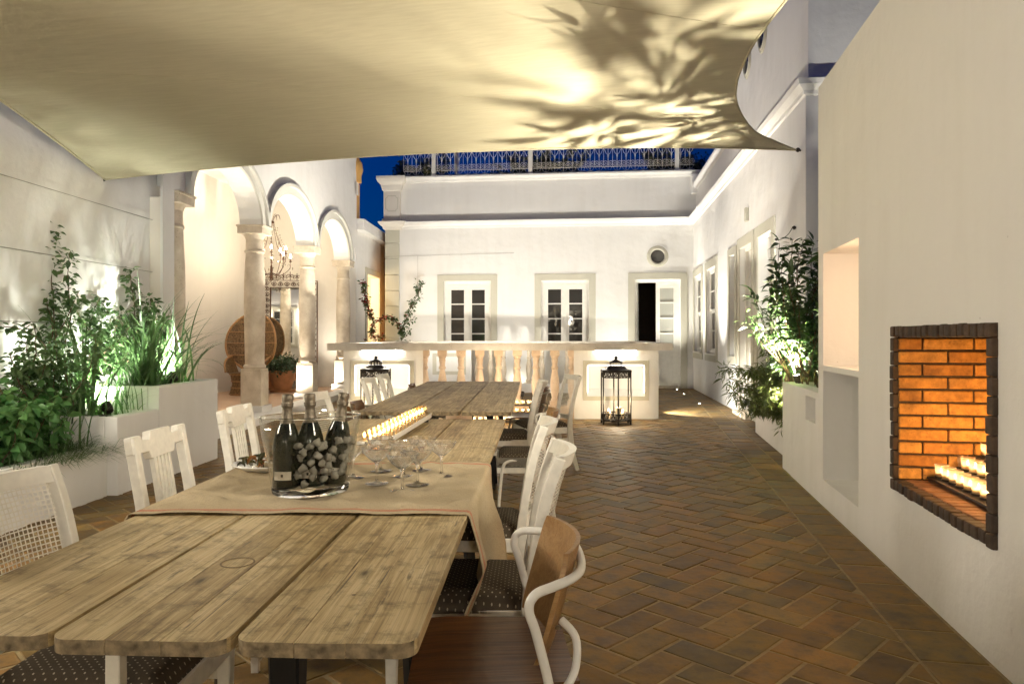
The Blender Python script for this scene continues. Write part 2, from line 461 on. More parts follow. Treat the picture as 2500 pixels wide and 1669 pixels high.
def leaf_mat(name, a, b_, rough=0.4, trans=0.25):
    m, nt, b = mk(name)
    g = nd(nt, 'NewGeometry')
    tc = nd(nt, 'TexCoord')
    oi = nd(nt, 'ObjectInfo')
    s = nd(nt, 'Math', {0: g.outputs['Random Per Island'], 1: oi.outputs['Random']}, operation='ADD')
    fr = nd(nt, 'Math', {0: s.outputs[0]}, operation='FRACT')
    c = ramp(nt, fr.outputs[0], [(0,a),(1,b_)])
    nt.links.new(c, b.inputs['Base Color'])
    b.inputs['Roughness'].default_value = rough
    tr = nd(nt, 'BsdfTranslucent'); nt.links.new(c, tr.inputs[0])
    mx = nd(nt, 'MixShader', {0: trans}); nt.links.new(b.outputs[0], mx.inputs[1]); nt.links.new(tr.outputs[0], mx.inputs[2])
    nt.links.new(mx.outputs[0], nt.nodes['Material Output'].inputs[0])
    return m
LEAF_DARK = leaf_mat('laurel_leaf', (0.035,0.075,0.024), (0.09,0.15,0.05), 0.3)
LEAF_MID = leaf_mat('vine_leaf', (0.045,0.10,0.032), (0.12,0.20,0.07), 0.4, 0.3)
LEAF_BRIGHT = leaf_mat('herb_leaf', (0.06,0.18,0.05), (0.14,0.30,0.09), 0.45, 0.35)
LEAF_BAMBOO = leaf_mat('bamboo_leaf', (0.09,0.13,0.035), (0.17,0.20,0.07), 0.4, 0.35)
BLADE = leaf_mat('strap_leaf', (0.06,0.13,0.04), (0.14,0.24,0.09), 0.35, 0.3)
LEAF_FAR = leaf_mat('terrace_leaf', (0.05,0.055,0.02), (0.10,0.10,0.04), 0.5)
RED = leaf_mat('red_bract', (0.22,0.01,0.015), (0.38,0.02,0.03), 0.6)
BARK = plain('bark', (0.12,0.08,0.045), 0.9, var=0.4, scale=30, bmp=0.5)

def glass_mat(name, c=(1,1,1), rough=0.0, ior=1.45):
    m, nt, b = mk(name)
    b.inputs['Base Color'].default_value = (*c,1); b.inputs['Roughness'].default_value = rough
    b.inputs['IOR'].default_value = ior; b.inputs['Transmission Weight'].default_value = 1.0
    return m
def soft_glass(name, k, ior):
    m = glass_mat(name, (1,1,1), 0.0, ior); nt = m.node_tree; b = nt.nodes['Principled BSDF']
    t = nd(nt, 'BsdfTransparent', {0: (0.97,0.97,0.96,1)}); mx = nd(nt, 'MixShader', {0: k}); nt.links.new(b.outputs[0], mx.inputs[1]); nt.links.new(t.outputs[0], mx.inputs[2])
    nt.links.new(mx.outputs[0], nt.nodes['Material Output'].inputs[0]); return m
REALGLASS = glass_mat('solid_glass', (1,1,1), 0.0, 1.45)
def thin_glass(name, c=(0.96,0.96,0.94), gl=1.5, pw=3.5):
    m, nt, b = mk(name); nt.nodes.remove(b)
    t = nd(nt, 'BsdfTransparent', {0: (*c,1)}); g = nd(nt, 'BsdfGlossy', {'Roughness': 0.03})
    lw = nd(nt, 'LayerWeight', {'Blend': 0.5}); pw_ = nd(nt, 'Math', {0: lw.outputs['Facing'], 1: pw}, operation='POWER'); ml = nd(nt, 'Math', {0: pw_.outputs[0], 1: 0.85}, operation='MULTIPLY'); ad_ = nd(nt, 'Math', {0: ml.outputs[0], 1: 0.045*(gl-1)/.5}, operation='ADD')
    mx = nd(nt, 'MixShader', {0: ad_.outputs[0]}); nt.links.new(t.outputs[0], mx.inputs[1]); nt.links.new(g.outputs[0], mx.inputs[2])
    nt.links.new(mx.outputs[0], nt.nodes['Material Output'].inputs[0])
    return m
THIN = thin_glass('thin_glass')
def frosted(name):
    m, nt, b = mk(name); nt.nodes.remove(b)
    t = nd(nt, 'BsdfTransparent', {0: (0.97,0.92,0.82,1)}); g = nd(nt, 'BsdfGlossy', {'Roughness': 0.08}); tl = nd(nt, 'BsdfTranslucent', {0: (0.9,0.82,0.68,1)})
    m1 = nd(nt, 'MixShader', {0: 0.42}); nt.links.new(t.outputs[0], m1.inputs[1]); nt.links.new(tl.outputs[0], m1.inputs[2])
    m2 = nd(nt, 'MixShader', {0: 0.10}); nt.links.new(m1.outputs[0], m2.inputs[1]); nt.links.new(g.outputs[0], m2.inputs[2])
    nt.links.new(m2.outputs[0], nt.nodes['Material Output'].inputs[0])
    return m
VOTIVE = frosted('votive_glass')
BUCKETGLASS = thin_glass('bucket_glass', (0.94,0.94,0.92), 1.18, 2.4)
GLASS = soft_glass('coupe_glass', 0.22, 1.45)
def pane_mat(name, c, rough=0.02):
    m, nt, b = mk(name)
    tc = nd(nt, 'TexCoord')
    b.inputs['Base Color'].default_value = (*c,1); b.inputs['Roughness'].default_value = rough
    b.inputs['Specular IOR Level'].default_value = 0.9
    n = nd(nt, 'TexNoise', {'Vector': tc.outputs['Object'], 'Scale': 4.0, 'Detail': 1.0})
    bump(nt, b, n.outputs[0], 0.12, 0.02)
    return m
PANE = pane_mat('dark_window_glass', (0.030,0.027,0.023))
PANE_CURTAIN = pane_mat('curtained_window_glass', (0.42,0.42,0.37))
def emit(name, c, s):
    m, nt, b = mk(name)
    b.inputs['Base Color'].default_value = (0.8,0.8,0.8,1)
    b.inputs['Emission Color'].default_value = (*c,1); b.inputs['Emission Strength'].default_value = s
    return m
FLAME = emit('candle_flame', (1.0,0.68,0.38), 15.0)
BULB = emit('chandelier_bulb', (1.0,0.82,0.58), 46.0)
LENS = emit('spotlight_lens', (1.0,0.93,0.75), 40.0)
LED = emit('led_strip', (1.0,0.96,0.87), 30.0)
LEDP = emit('panel_led_strip', (1.0,0.97,0.90), 1.1)
WARM = (1.0,0.90,0.74)
NEUT = (1.0,0.955,0.84)
COOL = (0.97,1.0,0.87)
def lamp(name, kind, loc, power, c=NEUT, size=0.05, target=None, angle=90, blend=0.6, parent=None):
    d = bpy.data.lights.new(name, kind); d.energy = power; d.color = c
    if kind == 'POINT': d.shadow_soft_size = size
    if kind == 'SPOT': d.shadow_soft_size = size; d.spot_size = R(angle); d.spot_blend = blend
    if kind == 'AREA': d.shape = 'RECTANGLE'; d.size = size[0]; d.size_y = size[1]
    o = bpy.data.objects.new(name, d); col.objects.link(o); o.location = loc
    if target is not None:
        o.rotation_euler = (Vector(target)-Vector(loc)).to_track_quat('-Z','Y').to_euler()
    if parent: o.parent = parent
    return o

# ================================================================ the ground and paving
ground = MB().box(-60,60,-60,80,-0.4,-0.0035).build('courtyard_ground', MORTAR)
ground['kind'] = 'structure'
TILE_L, TILE_W, JOINT = 0.300, 0.145, 0.013
def clip(poly, a, b, c):
    """keep a*x+b*y<=c"""
    out = []
    for i in range(len(poly)):
        p, q = poly[i], poly[(i+1)%len(poly)]
        dp_, dq = a*p[0]+b*p[1]-c, a*q[0]+b*q[1]-c
        if dp_ <= 0: out.append(p)
        if (dp_ < 0 < dq) or (dq < 0 < dp_):
            t = dp_/(dp_-dq); out.append((p[0]+(q[0]-p[0])*t, p[1]+(q[1]-p[1])*t))
    return out
def tile_poly(mb, poly, top, rnd):
    """a slab with a worn chamfer"""
    n = len(poly); cx = sum(p[0] for p in poly)/n; cy_ = sum(p[1] for p in poly)/n
    tx, ty = rnd.uniform(-.006,.006), rnd.uniform(-.006,.006)
    def ring(ins, z):
        o = []
        for p in poly:
            dx, dy = cx-p[0], cy_-p[1]; l = math.hypot(dx,dy)+1e-6
            k = min(ins/l, .4)
            o.append((p[0]+dx*k, p[1]+dy*k, z+(p[0]-cx)*tx+(p[1]-cy_)*ty))
        return o
    vs_ = ring(0,top-0.02)+ring(0.001,top-0.003)+ring(0.007,top)
    fs = []
    for r in range(2):
        for i in range(n): fs.append((r*n+i, r*n+(i+1)%n, (r+1)*n+(i+1)%n, (r+1)*n+i))
    fs.append(tuple(2*n+i for i in range(n)))
    mb.add(vs_, fs)
rt = random.Random(3)
tiles = []
P2 = TILE_W+JOINT
ca = math.cos(R(45)); sa = math.sin(R(45))
bx0, bk = 1.394-0.285, 0.182
for i in range(-90, 150):
    for j in range(-60, 60):
        # herringbone cell: unit vectors of width P2; each (i,j) spawns one horizontal and one vertical tile
        for kind in (0,1):
            gx = i + 4*j
            gy = i
            if kind == 0: x0, y0, w, h = gx*P2, gy*P2, 2*P2, P2
            else: x0, y0, w, h = (gx+2)*P2, (gy-1)*P2, P2, 2*P2
            g = JOINT/2*rt.uniform(.75,1.3)
            q = [(x0+g,y0+g),(x0+w-g,y0+g),(x0+w-g,y0+h-g),(x0+g,y0+h-g)]
            q = [(p[0]+rt.uniform(-.0025,.0025),p[1]+rt.uniform(-.0025,.0025)) for p in q]
            q = [(p[0]*ca-p[1]*sa+0.06, p[0]*sa+p[1]*ca+6.0) for p in q]
            my = sum(p[1] for p in q)/4; mx = sum(p[0] for p in q)/4
            if not (1.6 < my < 18.7 and -4.0 < mx < 4.7): continue
            if mx < -3.25 and my < 7.7: continue
            q = clip(q, 1.0, -bk, bx0)
            if len(q) < 3: continue
            q = clip(q, 1.0, -0.1154, 2.479-0.02)
            if len(q) < 3: continue
            ar = 0.5*abs(sum(q[a][0]*q[(a+1)%len(q)][1]-q[(a+1)%len(q)][0]*q[a][1] for a in range(len(q))))
            if ar < 0.0012: continue
            tiles.append((my, q))
# one row of tiles set square along the fireplace wall
L_ = math.hypot(1,bk); ux, uy = bk/L_, 1/L_
u = 1.7
while u < 18.6:
    l = rt.uniform(.27,.33)
    a0, a1 = u+JOINT/2, u+l-JOINT/2
    q = []
    for uu, off in ((a0,0.012),(a1,0.012),(a1,0.265),(a0,0.265)):
        q.append((bx0+ux*uu+off*uy, uy*uu-off*ux))
    tiles.append((uy*(u+l/2), q[::-1])); u += l
for row in range(6):
    u = 6.9+.11*row
    while u < 18.6:
        l = rt.uniform(.28,.32); a0, a1 = u+JOINT/2, u+l-JOINT/2
        o0, o1 = .278+.158*row, .278+.158*row+.145
        if row == 0 or u > 7.0:
            q = [(bx0+ux*uu+off*uy, uy*uu-off*ux) for uu, off in ((a0,o0),(a1,o0),(a1,o1),(a0,o1))][::-1]
            q = clip(q, 1.0, -0.1154, 2.479-0.02)
            if len(q) >= 3 and not (uy*u < 9.75 and row > 0): tiles.append((uy*(u+l/2), q))
        u += l
def seen(t):
    p = (sum(a[0] for a in t[1])/len(t[1]), t[0], 0)
    x, y = to_px(p)
    return 0 < x < 2500 and y < 1690 and not (x < 1130 and t[0] < 5.2)
tiles.sort(key=lambda t: t[0])
near = [t for t in tiles if seen(t)][:295]
ids = set(id(t) for t in near)
for t in near:
    cx = sum(p[0] for p in t[1])/len(t[1]); cy_ = sum(p[1] for p in t[1])/len(t[1])
    mb = MB(); tile_poly(mb, [(p[0]-cx,p[1]-cy_) for p in t[1]], rt.uniform(-.0015,.0025), rt)
    mb.build('floor_tile', TILE, ground, (cx,cy_,0), norm=True)
mb = MB()
for t in tiles:
    if id(t) not in ids: tile_poly(mb, t[1], rt.uniform(-.0015,.0025), rt)
rest = mb.build('floor_tiles_beyond', TILE_I, ground); rest['kind'] = 'stuff'

# ================================================================ garden wall on the left with wires
AL = math.atan(0.04)
gw = MB().slab(-4.6,8.42,-0.3,5.0,0,0.25).build('garden_wall', WHITE, None, (-4.47,0,0), math.pi/2-AL)
tag(gw, 'tall white plaster garden wall behind the left planters, with taut wires', 'wall')
def in_left(u, y, z): # world point in the garden wall's frame
    return Matrix.Rotation(math.pi/2-AL,4,'Z') @ Vector((u,y,z)) + Vector((-4.47,0,0))
for z, nm in ((2.635,'topmost'),(2.04,'middle'),(1.43,'lowest')):
    mb = MB().tube([(-1,-0.03,z),(8.28,-0.03,z)], 0.0035, 6)
    for uu in (0.2, 4.2, 8.28): mb.tube([(uu,0,z),(uu,-0.035,z)], 0.006, 6)
    tag(mb.build('training_wire', STEEL, None, (-4.47,0,0), math.pi/2-AL), f'{nm} of the taut steel wires along the left garden wall', 'wire', 'wires on the left garden wall')

# ================================================================ arcade building
AA = math.atan(0.035)
arc = thing('arcade_building', 'white arcaded loggia with three round arches on stone columns', 'building', (-4.308,0,0), math.pi/2-AA)
COLS = [8.77, 11.37, 13.97, 16.57]
ha, hb, sp = 1.13, 0.73, 3.05
def arch_pts(c, off=0.0, n=28, lim=None):
    out = []
    for k in range(n+1):
        a = math.pi*(1-k/n)
        x = (ha+off)*math.cos(a)
        if lim is not None: x = max(-lim, min(lim, x))
        out.append((c+x, sp+(hb+off)*math.sin(a)))
    return out
poly = [(8.35,sp)]
for i in range(3): poly += arch_pts((COLS[i]+COLS[i+1])/2)
poly += [(16.95,sp),(16.95,0.0),(17.12,0.0),(17.12,6.2),(8.35,6.2)]
MB().prism(poly, 0.0, 0.34, 'xz').build('wall', WHITE, arc)
MB().slab(8.35,17.12,0.0,4.6,2.42,2.7).build('rear_wall', CREAM, arc)
MB().box(8.2,8.42,0.34,2.42,0,4.6).box(8.2,8.42,0,0.34,0,2.9).build('near_end_wall', CREAM, arc)
MB().box(16.98,17.12,0.341,2.42,0,4.6).build('far_end_wall', CREAM, arc)
MB().box(8.2,17.12,0.34,2.7,4.6,4.8).build('ceiling', WHITE, arc)
for i in range(3):
    c = (COLS[i]+COLS[i+1])/2
    for nm, o0, o1, pr in (('arch_band',0.0,0.13,0.03),('arch_moulding',0.13,0.19,0.075)):
        a = arch_pts(c,o0,28,1.298); b = arch_pts(c,o1,28,1.298)
        m2 = MB()
        n = len(a)
        vs_ = [(p[0],-pr,p[1]) for p in a]+[(p[0],-pr,p[1]) for p in b]+[(p[0],0.0,p[1]) for p in a]+[(p[0],0.0,p[1]) for p in b]
        fs = []
        for k in range(n-1):
            fs += [(k,k+1,n+k+1,n+k),(n+k,n+k+1,3*n+k+1,3*n+k),(k,2*n+k,2*n+k+1,k+1)]
        m2.add(vs_, fs).build(nm, ARCHGREY, arc, smooth=40)
# columns
def column_mesh():
    p = [(0.150,0.80),(0.168,0.815),(0.172,0.835),(0.165,0.855),(0.148,0.865),(0.146,0.89),(0.150,1.1),(0.158,1.5),(0.162,1.85),(0.156,2.2),(0.142,2.5),(0.136,2.62),
         (0.152,2.63),(0.156,2.645),(0.152,2.66),(0.136,2.67),(0.134,2.84),(0.142,2.85),(0.145,2.865),(0.165,2.90),(0.170,2.915)]
    return MB().lathe(p, 36).mesh('shaft', STONE, smooth=35)
sh = column_mesh()
pl = MB().box(-.162,.162,-.162,.162,0.22,0.76).box(-.155,.155,-.155,.155,0.76,0.80).mesh('plinth', STONE, bevel=0.006)
ab = MB().box(-.20,.20,-.20,.20,2.915,3.02).box(-.215,.215,-.215,.215,3.02,3.05).mesh('abacus', STONE, bevel=0.004)
bs = MB().box(-.2,.2,-.2,.2,0.12,0.22).mesh('base_block', WHITE, bevel=0.004)
for u_ in COLS:
    c = obj('column', sh, arc, (u_,0.17,0)); obj('plinth', pl, c); obj('abacus', ab, c); obj('base_block', bs, c)
MB().box(8.2,8.46,-0.03,0.0,0.0,6.2).build('end_strip', WHITE, arc)
MB().box(16.95,17.06,-0.025,0.0,0.0,3.4).build('end_strip', WHITE, arc)
# platform
m_, nt, b = mk('loggia_tile_floor')
g_ = nd(nt,'NewGeometry'); bk_ = nd(nt,'TexBrick',{'Vector':g_.outputs['Position'],'Scale':1.0,'Color1':(0.50,0.31,0.19,1),'Color2':(0.58,0.38,0.25,1),'Mortar':(0.5,0.42,0.32,1),'Mortar Size':0.01,'Brick Width':0.3,'Row Height':0.15})
nt.links.new(bk_.outputs[0], b.inputs['Base Color']); b.inputs['Roughness'].default_value = 0.45
MB().box(8.42,16.98,0.14,2.42,-0.02,0.118).build('loggia_floor', m_, arc)
MB().box(8.1,17.12,-0.23,0.14,-0.02,0.12).build('step', WHITE, arc, bevel=0.006)
# cornice return with a capital at the far end, finial above painted as lit yellow
MB().sweep([(17.3,0.5),(17.3,-0.0),(16.9,-0.0)], [(0,4.7),(0.05,4.72),(0.07,4.8),(0.16,4.86),(0.2,4.93),(0.2,5.0),(0,5.0)]).build('end_cornice', WHITE, arc)
MB().lathe([(0.0,5.62),(0.1,5.58),(0.17,5.45),(0.19,5.3),(0.15,5.15),(0.15,5.0)],20,(17.22,0.06,0)).build('finial', OCHRE_LIT, arc, smooth=40)
MB().box(17.12,17.5,0.02,1.5,4.0,5.0).build('end_block', OCHRE_LIT, arc)
# annex: lower wall with lit doorway
anx = thing('annex_building', 'low white annex with a stone-framed doorway glowing yellow inside', 'building', (-4.308,0,0), math.pi/2-AA)
MB().slab(17.14,22.0,0,3.95,0.03,0.25,[(18.25,19.65,0,2.9)]).build('wall', WHITE, anx)
MB().sweep([(22.0,0.03),(17.14,0.03)],[(0,3.86),(0.03,3.88),(0.05,3.96),(0.12,4.02),(0.14,4.12),(-0.2,4.12),(-0.2,3.86)]).build('cornice', WHITE, anx)
MB().slab(18.08,19.82,0,3.06,0.0,0.03,[(18.25,19.65,0,2.9)]).build('door_surround', TRIM, anx)
MB().box(17.6,20.4,0.25,0.3,-.05,0.0).box(17.6,20.4,2.2,2.3,0,3.3).box(17.55,17.6,0.25,2.3,0,3.3).box(20.4,20.45,0.25,2.3,0,3.3).box(17.55,20.45,0.25,2.3,3.3,3.35).build('room', CREAM, anx)
lamp('annex_light','POINT',(-4.308-0.9+0.66,18.6,2.6),20,(1.0,0.72,0.38),0.1)

# ================================================================ windows and doors (shared builders)
def window(parent, u0, u1, z0, z1, y, out, surround=0.17, sash=True, rows=4, pane=PANE, sill=True):
    """sash window set at depth y; out=-1/+1 is the direction of the outside along local Y"""
    f = 0.055; ya, yb = sorted((y, y-out*0.06))
    w = MB().slab(u0,u1,z0,z1,ya,yb,[(u0+f,u1-f,z0+f,z1-f)]).build('window', PAINT, parent)
    a0,a1,b0,b1 = u0+f,u1-f,z0+f,z1-f
    mid = (b0+b1)/2
    for k, (c0,c1) in enumerate(((b0,mid),(mid,b1))):
        yo = y-out*(0.01 if k else 0.03)
        p0,p1 = sorted((yo, yo-out*0.035))
        s = 0.04; gw_ = 0.018
        us = [a0+s, (a0+a1)/2-gw_/2, (a0+a1)/2+gw_/2, a1-s]
        zz = [c0+s, (c0+c1)/2-gw_/2, (c0+c1)/2+gw_/2, c1-s]
        holes = [(us[0],us[1],zz[0],zz[1]),(us[2],us[3],zz[0],zz[1]),(us[0],us[1],zz[2],zz[3]),(us[2],us[3],zz[2],zz[3])]
        MB().slab(a0,a1,c0,c1,p0,p1,holes).build('sash', PAINT, w)
        for h in holes:
            yg = yo-out*0.02
            MB().box(h[0],h[1],min(yg,yg-out*.004),max(yg,yg-out*.004),h[2],h[3]).build('pane', pane, w)
    return w
def surround(parent, u0, u1, z0, z1, y, out, wd=0.17, pr=0.022, bottom=True):
    ya, yb = sorted((y, y+out*pr))
    MB().slab(u0-wd,u1+wd,z0-(wd if bottom else 0),z1+wd,ya,yb,[(u0,u1,z0 if bottom else z0-1,z1)]).build('stone_surround', TRIM, parent)
def french_leaf(parent, u0, u1, z0, z1, y, pane, rows=3, hinge=None, ang=0.0, knob=None):
    """a glazed door leaf facing -Y"""
    hx = hinge if hinge is not None else (u0+u1)/2
    s = 0.10; lock = z0+0.85; g_ = 0.03; ph = (z1-0.13-lock-0.1-(rows-1)*g_)/rows
    holes = []
    for k in range(rows):
        a = lock+0.1+k*(ph+g_); holes.append((u0+s-hx,u1-s-hx,a,a+ph))
    hp = (u0+s-hx,u1-s-hx,z0+0.14,lock-0.02)
    d = MB().slab(u0-hx,u1-hx,z0,z1,-0.02,0.025,holes+[hp]).build('door_leaf', PAINT, parent, (hx,y,0), ang)
    for h in holes: MB().box(h[0],h[1],0.0,0.006,h[2],h[3]).build('pane', pane, d)
    MB().box(hp[0],hp[1],-0.006,0.012,hp[2],hp[3]).build('door_panel', PAINT, d)
    if knob is not None:
        MB().lathe([(0.0,0),(0.02,0.0),(0.012,0.015),(0.012,0.03),(0.03,0.04),(0.033,0.055),(0.02,0.07),(0,0.072)],14).build('knob', BLACKMETAL, d, (knob-hx,-0.02,1.08)).rotation_euler = (R(90),0,0)
    return d

# ================================================================ back building
AB = -math.atan(0.105)
bb = thing('back_building', 'white back house with two french windows, half-open door and parapet terrace', 'building', (0,18.51,0), AB)
CU = 1/math.cos(AB)
w1 = (-1.79,-0.55); w2 = (0.75,1.98); w3 = (3.13,4.27)
UL, UR = -3.0, 4.60
MB().slab(-3.32,UR+.4,0,4.3,0,0.3,[(w1[0],w1[1],0,2.75),(w2[0],w2[1],0,2.75),(w3[0],w3[1],0,2.75)]).build('wall', WHITE, bb)
MB().box(-3.32,-3.02,0.3,6,0,4.3).build('side_wall', OCHRE_LIT, bb)
MB().slab(-2.97,UR+.3,4.3,5.37,0.13,0.4).build('parapet', WHITE, bb)
MB().box(-3.3,8,0.4,6,4.9,5.3).build('terrace_slab', WHITE, bb)
PRC = [(0,4.13),(0.03,4.14),(0.04,4.18),(0.10,4.24),(0.12,4.30),(-0.14,4.30),(-0.14,4.13)]
MB().sweep([(-2.97,0),(UR+.1,0)], PRC).build('cornice', WHITE, bb)
MB().sweep([(-2.95,0.13),(UR+.3,0.13)], [(0,5.36),(0.05,5.37),(0.07,5.42),(0.13,5.46),(0.13,5.5),(-0.3,5.5),(-0.3,5.36)]).build('coping', WHITE, bb)
# quoins
for k in range(10):
    z0 = 0.03+k*0.414
    MB().box(-3.35,-2.97,-0.035,0.1,z0+0.006,min(z0+0.408,4.12)).build('quoin_block', TRIM, bb, bevel=0.008)
MB().sweep([(-3.36,0.9),(-3.36,-0.04),(-2.93,-0.04),(-2.93,0.0)],[(0,4.1),(0.03,4.12),(0.05,4.18),(0.12,4.24),(0.15,4.31),(-0.2,4.31),(-0.2,4.1)]).build('quoin_cornice', CREAM, bb)
pr_ = MB().box(-3.44,-2.92,-0.03,0.5,4.31,4.40).box(-3.40,-2.96,0.0,0.45,4.40,5.2).build('parapet_pier', CREAM, bb)
MB().sweep([(-3.40,0.45),(-3.40,0.0),(-2.96,0.0),(-2.96,0.45)],[(0,5.12),(0.03,5.15),(0.06,5.28),(0.13,5.36),(0.16,5.44),(0.16,5.5),(-0.2,5.5),(-0.2,5.12)]).build('pier_cap', CREAM, pr_)
oc = []
for k in range(4):
    sx, sz = ((1,1),(-1,1),(-1,-1),(1,-1))[k]
    a_, b_, n_ = 0.165, 0.20, 0.06
    pts_ = [(sx*a_,sz*(b_-n_)),(sx*(a_-n_*.75),sz*(b_-n_*.75)),(sx*(a_-n_),sz*b_)]
    if k in (1,3): pts_ = pts_[::-1]
    oc += [(-3.18+p[0],-0.002,4.80+p[1]) for p in pts_]
MB().tube(oc,0.009,6,True).build('panel_moulding', TRIM, pr_)
for a,b_ in (w1,w2,w3): surround(bb,a,b_,0,2.75,0,-1,0.165,0.022,False)
for wi,(a,b_) in enumerate((w1,w2)):
    MB().slab(a,b_,0.05,2.75,0.10,0.17,[(a+.075,b_-.075,0.05,2.66)]).build('door_frame', PAINT, bb)
    m2 = (a+b_)/2
    french_leaf(bb,a+.075,m2-.003,0.06,2.655,0.13,PANE,4)
    french_leaf(bb,m2+.003,b_-.075,0.06,2.655,0.13,PANE,4)
    MB().box(m2-.03,m2+.03,0.085,0.108,0.06,2.655).build('meeting_stile', PAINT, bb)
    MB().box(a,b_,0.02,0.35,0.0,0.05).build('threshold', STONE, bb)
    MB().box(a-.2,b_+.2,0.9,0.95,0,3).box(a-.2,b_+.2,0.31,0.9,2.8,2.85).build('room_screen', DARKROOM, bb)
a, b_ = w3; m2 = (a+b_)/2
MB().slab(a,b_,0.05,2.75,0.10,0.17,[(a+.06,b_-.06,0.05,2.68)]).build('door_frame', PAINT, bb)
french_leaf(bb,m2-.03,b_-.06,0.06,2.675,0.13,PANE_CURTAIN,4,knob=m2+.02)
french_leaf(bb,a+.06,m2-.03,0.06,2.675,0.15,PANE,4,hinge=a+.06,ang=R(82))
MB().box(a,b_,0.02,0.35,0.0,0.05).build('threshold', STONE, bb)
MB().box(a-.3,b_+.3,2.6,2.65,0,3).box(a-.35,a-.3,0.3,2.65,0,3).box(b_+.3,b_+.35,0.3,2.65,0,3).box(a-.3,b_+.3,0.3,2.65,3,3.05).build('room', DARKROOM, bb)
# round vent window
def oculus(parent, u, z, y, out, r):
    o = obj('round_window', MB().lathe([(r*0.62,0.0),(r*0.66,0.03),(r*0.78,0.035),(r*0.82,0.02),(r*0.92,0.02),(r,0.0)],40,close=False).mesh('round_window', TRIM, smooth=40), parent, (u,y,z))
    o.rotation_euler = (R(90 if out < 0 else -90),0,0)
    obj('pane', MB().lathe([(0,0.004),(r*0.63,0.004)],32,close=False).mesh('pane', PANE), o)
oculus(bb, 3.70, 3.33, -0.003, -1, 0.27)
# wire on the back wall
tag(MB().tube([(-3.4,-0.04,3.40),(0.06,-0.04,3.46)],0.004,5).tube([(-2.47,-0.04,3.41),(-2.47,-0.04,2.62)],0.0035,5).build('training_wire', STEEL, None, (0,18.51,0), AB), 'thin wire with a vertical drop across the back house wall', 'wire')
# iron terrace railing
rl = thing('terrace_railing', 'ornate white wrought iron railing above the back parapet', 'railing', (0,18.51,0), AB)
PITCH = 0.228; z0 = 5.53
mb = MB(); r_ = 0.0075; h = PITCH/2
mb.tube([(0,0,z0+0.02),(0,0,z0+0.70)],r_,5).tube([(-h,0,z0+.13),(-h,0,z0+0.70)],r_*.8,5)
mb.tube([(-h,0,z0+.13),(h,0,z0+.13)],r_,5).tube([(-h,0,z0+.60),(h,0,z0+.60)],r_,5).tube([(-h,0,z0+.70),(h,0,z0+.70)],r_*1.6,5).tube([(-h,0,z0+.02),(h,0,z0+.02)],r_,5)
for s_ in (-1,1):
    mb.tube([(s_*x,0,z) for x,z in [(h,z0+.585),(h*.75,z0+.56),(h*.55,z0+.50),(h*.42,z0+.47),(h*.16,z0+.45),(0.004,z0+.36)]],r_*.8,5)
    mb.tube([(s_*x,0,z) for x,z in spiral(h*.52,z0+.235,.062,.012,R(-60),1.3,14)],r_*.75,5)
    mb.tube([(s_*x,0,z) for x,z in [(h*.1,z0+.20),(h*.25,z0+.165),(h*.5,z0+.155),(h*.78,z0+.18)]],r_*.75,5)
    mb.tube([(s_*(h*.8)*math.sin(a_),0,z0+.125-.09*math.cos(a_)*1.0) for a_ in [R(x) for x in range(0,91,15)]],r_*.75,5)
mb.lathe([(0,-.012),(.026,-.010),(.03,0),(.026,.010),(0,.012)],10,(0,0,0))
me_ = mb.mesh('scroll_panel', WHITEIRON, smooth=50)
# the rosette was laid at the origin: lift it into the top band
n_ros = 10*5
vv_ = me_.vertices
tot = len(vv_)
for q_ in range(tot-n_ros, tot):
    c_ = vv_[q_].co.copy(); vv_[q_].co = (c_.x-h, c_.z*1.0, z0+.65+c_.y)
u_ = -2.78
k = 0
while u_ < 4.6:
    obj('scroll_panel', me_, rl, (u_,0.13,0)); u_ += PITCH
for u_ in (-2.08,0.47,4.2):
    MB().box(u_-.05,u_+.05,0.07,0.19,5.5,6.35).box(u_-.06,u_+.06,0.06,0.2,5.5,5.56).build('post', PAINT, rl)
for (a,b_,nm) in ((-1.75,0.0,'left'),(1.02,3.45,'right')):
    tag(MB().slab(a,b_,5.5,5.72,0.9,0.95).box(a,b_,0.95,1.3,5.5,5.70).build('terrace_trough', PAINT, None, (0,18.51,0), AB), f'long low white trough behind the terrace railing, {nm} one', 'planter', 'troughs on the terrace')
tag(MB().box(-1.66,-1.58,0.8,0.9,5.3,6.6).build('terrace_post', CREAM, None, (0,18.51,0), AB), 'cream post standing behind the terrace railing', 'post')
tag(MB().box(0.80,0.90,1.4,1.5,5.3,6.6).build('terrace_post', CREAM, None, (0,18.51,0), AB), 'pale post between the shrubs behind the terrace railing', 'post')

# ================================================================ right building
AR = math.atan(0.1154)
CR = 1/math.cos(AR)
rb = thing('right_building', 'long white house on the right with sash windows, doors and tall end block', 'building', (2.479,0,0), math.pi/2-AR)
def U(d): return d*CR
wins = [(U(16.62),U(17.80)),(U(14.63),U(15.85))]
slit = (U(12.62),U(13.15)); d1 = (U(11.28),U(12.22)); d2 = (U(9.99),U(10.88))
holes = [(w[0],w[1],0.95,2.77) for w in wins]+[(slit[0],slit[1],0.95,2.77),(d1[0],d1[1],0.0,2.80),(d2[0],d2[1],0.0,2.80)]
MB().slab(U(8.62),U(18.3),0,4.3,-0.35,0,holes).build('wall', WHITE, rb)
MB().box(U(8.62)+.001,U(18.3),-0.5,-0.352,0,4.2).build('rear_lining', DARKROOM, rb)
MB().box(U(8.62)-0.2,U(8.62),-6,-0.0,0,4.3).build('end_wall', WHITE, rb)
